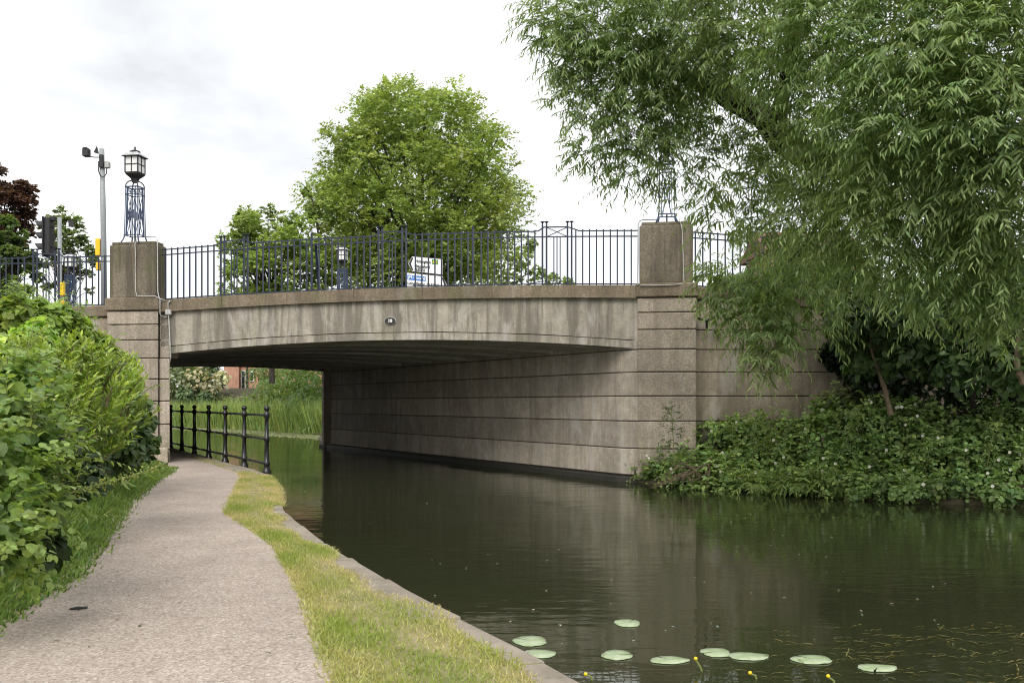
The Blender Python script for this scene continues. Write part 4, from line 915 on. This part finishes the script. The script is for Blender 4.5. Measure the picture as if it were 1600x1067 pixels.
# ------------------------------------------------------------------ mown verge between path and coping
n = 62000; yy = 3.6 + 15.0*rng.random(n)**1.25; f = rng.random(n)
l = np.array([PR(y) for y in yy]) - .03; e = np.array([XL(y) for y in yy]); e = e - np.where((yy < 12.6) | (yy > 18), .17 - .07*np.sin(yy*2.3) - .05*np.sin(yy*5.1+1), .0)
xx = l + (e-l)*(f*1.06 - .03) + rng.normal(0,.02,n)
pn = np.sin(xx*3.1+yy*1.3)+np.sin(xx*5.3-yy*2.9+1)+np.sin(yy*1.7+2)+.8*np.sin(xx*11+yy*7); dry = np.clip(.47 + .17*pn + .5*np.abs(f-.45)**1.5 + rng.normal(0,.16,n), 0, 1)
keep = rng.random(n) > np.clip((dry-.75)*1.6, 0, .75); xx, yy, f, dry = xx[keep], yy[keep], f[keep], dry[keep]; n = len(xx)
B = np.stack([xx, yy, np.full(n, PATHZ+.004)], 1); D = rng.normal(0,.75,(n,3)); D[:,2] = .8
colr = (1-dry[:,None])*np.array([.28,.36,.075]) + dry[:,None]*np.array([.64,.52,.31]); colr *= rng.uniform(.7,1.25,(n,1))
Lh = rng.uniform(.03,.075,n)*(1.15-.5*dry)
stuff(tag(link('verge_grass', leaf_mesh('verge_grass', B, D, rand_unit(n), Lh, np.full(n,.0055)+.003*rng.random(n), colr, 'blade'), M['leaf']), 'short patchy grass between the path and the stone edge', 'grass'))

# ------------------------------------------------------------------ beyond the bridge: reeds, weed on the water, house, bushes
n = 11000; px = rng.uniform(235, 520, n); Yb = np.array([np.interp(p, [235,263,350,430,503,520], [69,66,60.2,53.8,48.6,48]) for p in px]) + rng.random(n)**1.3*5
xx = (px-800)/F*Yb; B = np.stack([xx, Yb, np.full(n,.02)+.12*(Yb-48)*0], 1); D = rng.normal(0,.17,(n,3)); D[:,2] = 1
stuff(tag(link('reed_bed', leaf_mesh('reed_bed', B, D, rand_unit(n), rng.uniform(.8,1.9,n), rng.uniform(.035,.06,n), shade(n,(.27,.35,.12),.12,.25), 'blade'), M['leaf']), 'bright green reeds along the far bank seen under the bridge', 'reeds'))
n = 5200; px = rng.uniform(240, 505, n); Y1 = np.array([np.interp(p, [240,350,430,505], [68,60,53.5,48.5]) for p in px]); Yb = Y1 - rng.random(n)**2.2*6.0
B = np.stack([(px-800)/F*Yb, Yb, np.full(n,.012)+.004*rng.random(n)], 1)
stuff(tag(link('floating_weed', leaf_mesh('floating_weed', B, np.concatenate([rng.normal(size=(n,2)), np.zeros((n,1))],1), np.tile([0,0,1.0],(n,1))+rng.normal(0,.04,(n,3)), rng.uniform(.1,.24,n), rng.uniform(.1,.22,n), shade(n,(.30,.33,.16),.1,.2), 'oval'), M['dullleaf']), 'pale floating weed in front of the reeds beyond the bridge', 'weed'))
Yh = 78.0
hs = thing('brick_house', 'red brick building glimpsed beyond the canal under the bridge', 'house', pt(405, 650, Yh))
def hq(px, py, dy=0.0): p = pt(px, py, Yh); return (p.x, Yh+dy, p.z)
x350, x373, x389, x405, x520 = [pt(q, 600, Yh).x for q in (350,373,389,405,520)]; zt = pt(0,545,Yh).z + 2.5
link('wall', MB().box(((x350+x373)/2, Yh+2, zt/2), (x373-x350, 4, zt)).box(((x389+x405)/2, Yh+2, zt/2), (x405-x389, 4, zt)).box(((x373+x389)/2, Yh+2.3, zt/2), (x389-x373, 3.4, zt)).mesh('wall'), M['brick'], hs)
link('wall', MB().prism([(x405-.01, Yh+.3), (x520, Yh+5), (x520, Yh+9), (x405-.01, Yh+4)], 0, zt).mesh('wall'), M['brick'], hs)
link('roof', MB().prism([(x350-.4,Yh-.4),(x405+.3,Yh-.4),(x520+.3,Yh+5),(x520,Yh+9.2),(x350-.4,Yh+9)], zt, zt+.3).mesh('roof'), M['tile'], hs)
for a_, b_, c_, d_ in ((374,381,578,618),(390.5,397,580,596)):
    w_ = link('window', MB().box(((pt(a_,0,Yh).x+pt(b_,0,Yh).x)/2, Yh+(.52 if a_ < 380 else -.02), (pt(0,c_,Yh).z+pt(0,d_,Yh).z)/2), ((b_-a_)/F*Yh, .12, (d_-c_)/F*Yh)).mesh('window'), M['white'], hs)
    link('pane', MB().box(((pt(a_,0,Yh).x+pt(b_,0,Yh).x)/2, Yh+(.44 if a_ < 380 else -.1), (pt(0,c_,Yh).z+pt(0,d_,Yh).z)/2), ((b_-a_-2)/F*Yh, .04, (d_-c_-3)/F*Yh)).mesh('pane'), M['pane'], w_)
link('downpipe', MB().tube([hq(386.5,560,-.1), hq(386.5,640,-.1)], .1, 8).mesh('downpipe'), M['blackmatt'], hs)
link('wall_plate', MB().box(((pt(424,0,Yh).x), Yh+.9, pt(0,603,Yh).z), (.55,.3,.4)).mesh('wall_plate'), M['white'], hs)
_, co = tree('elder_bush', 'elder bush with cream flower heads left of the brick building', tuple(P(300,650,70)), None, joinl(tufts([cl(*q) for q in ((275,600,69,26),(305,595,70,26),(325,605,70,20),(265,580,72,30),(340,590,72,16),(300,575,74,30),(290,618,68,14),(320,622,67,12))], 380, .3, .6, (.11,.155,.065)),
   tufts([cl(275,595,68.2,24), cl(305,592,69,24), cl(330,600,69,18), cl(345,590,71,14)], 90, .3, .8, (.50,.48,.34))), 'oval', 'dullleaf', cat='bush', crown='foliage')
s, tw_ = shoots([cl(*q) for q in ((430,590,60,22),(455,600,58,26),(480,600,56,26),(440,625,57,20),(470,635,55,24),(495,620,53,24),(500,580,55,26),(470,575,58,24),(415,580,62,14,.5),(510,650,51,18))], 75, 9, 1.5, .36, .3, .5, (.16,.235,.07))
tree('hanging_tree', 'light green tree hanging over the reeds beside the far abutment', tuple(P(480,655,57)), [([P(478,655,57), P(470,610,58), P(455,575,59)], .12, .04)], s, 'lance')
round_tree('leafy_tree', 'green tree standing behind the elder bush beyond the bridge', 300, 560, 82, 60, 50, 2, (.11,.16,.06), 60, 26, .34)
round_tree('leafy_tree', 'tree closing the view behind the brick building', 470, 560, 88, 70, 60, 2, (.12,.175,.065), 60, 26, .34)
tree('bank_weeds', 'tall pale grasses and weeds on the bank below the brick building', tuple(P(385,655,72)), None, tufts([cl(350+i*15, 628+4*math.sin(i), 70-i*1.2, 20, 1.2, .7) for i in range(6)], 260, .35, .25, (.22,.27,.11)), 'lance', cat='weeds', crown='foliage')

# ------------------------------------------------------------------ on the water
PADC = (.36, .44, .27)
a = NT('lily_pad'); vv = a.noise(9, 5); a.bump(a.noise(14, 4), .4, .01); M['pad'] = a.set(a.mix(a.ramp(vv, [(.35,0),(.7,1)]), (.24,.32,.15), (.42,.48,.33)), .42)
a = NT('lily_yellow'); M['lily'] = a.set((.75,.52,.01), .5)
pads = [(828,1002,52,16,'lily pad nearest the stone edge, upper of two'),(843,1022,50,13,'lily pad by the stone edge, lower of two'),(980,974,39,12,'single lily pad set back farthest from the camera'),(964,1024,48,15,'wavy edged lily pad below the farthest one'),
        (1046,1032,62,11,'long flat lily pad left of the touching pair'),(1118,1020,45,14,'left lily pad of the touching pair'),(1170,1026,62,12,'right lily pad of the touching pair'),(1268,1031,62,14,'lily pad right of the touching pair'),(1371,1044,60,12,'rightmost lily pad among the water weed')]
for px, py, w, hh, lab in pads:
    Y = EYE*F/(py-HOR); c = P(px, py, Y); R = w/2/F*Y; ry = hh/2/(py-HOR)*Y*.98; rot = rng.uniform(-.2,.2)
    n = 40; notch = rng.uniform(-1.2,1.2) + (math.pi if rng.random() < .5 else 0); vs = [(0,0,.007)]; vs2 = []
    for k in range(n+1):
        an = notch + .06 + (2*math.pi-.12)*k/n; q = 1 + .035*math.sin(5*an+px) + .02*math.sin(11*an) + rng.normal(0,.008)
        vs.append((R*q*math.cos(an), ry*q*math.sin(an), .006+.003*math.sin(3*an+px))); vs2.append((R*.55*math.cos(an), ry*.55*math.sin(an), .007))
    m = len(vs); allv = vs + vs2 + [(v[0], v[1], .001) for v in vs[1:]]
    fs = [(0, m+k, m+k+1) for k in range(n)] + [(m+k, 1+k, 2+k, m+k+1) for k in range(n)] + [(1+k, m+n+1+k, m+n+2+k, 2+k) for k in range(n)]
    o = link('lily_pad', MB().add(allv, fs).mesh('lily_pad', smooth=True), M['pad'], None, (c[0], c[1], .002)); o.rotation_euler = (0,0,rot); tag(o, 'pale green ' + lab, 'lily pad', 'lily pads on the canal')
for px, py, hgt, lab in ((1087,1048,.07,'yellow water lily bud on a bent stem below the touching pads'),(915,1062,.03,'yellow water lily bud near the stone edge at the bottom'),(1172,1060,.03,'small pale lily bud below the right pad of the pair'),(1294,1068,.04,'yellow water lily flower at the bottom edge of the picture')):
    Y = EYE*F/(py-HOR); c = P(px, py, Y); r = thing('lily_flower', lab, 'flower', (c[0], c[1], 0))
    link('stem', MB().tube([(c[0]+.05,c[1],-.05),(c[0]+.03,c[1],.02),(c[0],c[1],hgt)], .007, 6).mesh('stem'), M['gstem'], r)
    link('bud', MB().lathe([(.003,-.006),(.008,-.003),(.012,.003),(.010,.011),(.005,.015)], (c[0],c[1],hgt), 10).mesh('bud', smooth=True), M['lily'], r)
def ribbons(name, label, n, px0, px1, py0, py1, z, lmin, lmax, wd, col, ang=.25):
    Bs, Ds, Ls, Ws = [], [], [], []
    for _ in range(n):
        px, py = rng.uniform(px0, px1), rng.uniform(py0, py1); Y = EYE*F/(py-HOR); c = P(px, py, Y); an = rng.normal(.1, ang) + (math.pi if rng.random() < .4 else 0)
        L = rng.uniform(lmin, lmax); seg = 3; p = np.array([c[0], c[1], z + rng.normal(0,.004)])
        for k in range(seg):
            d = np.array([math.cos(an), math.sin(an), 0]); Bs.append(p.copy()); Ds.append(d); Ls.append(L/seg*1.05); Ws.append(wd*rng.uniform(.6,1.2)); p = p + d*L/seg; an += rng.normal(0,.25)
    m = len(Bs); me = leaf_mesh(name, np.array(Bs), np.array(Ds), np.tile([0,0,1.0],(m,1)), np.array(Ls), np.array(Ws), shade(m, col, .1, .25), 'oval'); me2 = me
    return stuff(tag(link(name, me2, M['dullleaf']), label, 'weed'))
ribbons('water_weed', 'thin yellowish weed strands floating at the lower right of the canal', 95, 1200, 1640, 978, 1075, .008, .08, .36, .010, (.20,.18,.06), .5)
ribbons('submerged_weed', 'faint dull green weed under the surface in mid canal', 60, 530, 660, 828, 862, -.03, .3, .8, .06, (.14,.16,.04))
ribbons('submerged_weed', 'faint dull green weed under the surface near the lily pads', 60, 780, 980, 925, 950, -.03, .2, .5, .05, (.13,.15,.04))
n = 90; px = rng.uniform(450, 1500, n); py = rng.uniform(760, 1010, n); Y = EYE*F/(py-HOR)
B = np.stack([(px-800)/F*Y, Y, np.full(n,.006)], 1)
stuff(tag(link('floating_specks', leaf_mesh('floating_specks', B, np.concatenate([rng.normal(size=(n,2)), np.zeros((n,1))],1), np.tile([0,0,1.0],(n,1)), rng.uniform(.015,.04,n), rng.uniform(.01,.025,n), shade(n,(.55,.54,.48)), 'oval'), M['dullleaf']), 'tiny pale specks drifting on the canal', 'debris'))
# on the path
c = P(122, 958, EYE*0+ (EYE-PATHZ)*F/(958-HOR)); mb = MB()
mb.tube([(c[0]-.05,c[1]-.01,PATHZ+.03),(c[0],c[1],PATHZ+.036),(c[0]+.05,c[1]+.02,PATHZ+.032)], [.006,.01,.005], 5).tube([(c[0]-.01,c[1],PATHZ+.034),(c[0]+.02,c[1]-.03,PATHZ+.03)], [.007,.004], 5).tube([(c[0]+.01,c[1],PATHZ+.036),(c[0]+.04,c[1]+.05,PATHZ+.032)], [.006,.004], 5)
tag(link('dark_twig', mb.mesh('dark_twig'), M['blackmatt']), 'small dark twig lying on the gravel path', 'twig')
n = 160; yy = rng.uniform(4.2, 18, n); t_ = rng.random(n)**2; xx = np.array([PL(y)+.1+(PR(y)-PL(y))*q for y, q in zip(yy, t_)])
stuff(tag(link('leaf_litter', leaf_mesh('leaf_litter', np.stack([xx,yy,np.full(n,PATHZ+.032)],1), np.concatenate([rng.normal(size=(n,2)),np.zeros((n,1))],1), np.tile([0,0,1.0],(n,1)), rng.uniform(.015,.05,n), rng.uniform(.006,.02,n), shade(n,(.14,.12,.06),.2,.4), 'oval'), M['dullleaf']), 'scattered bits of leaf and twig on the path', 'litter'))
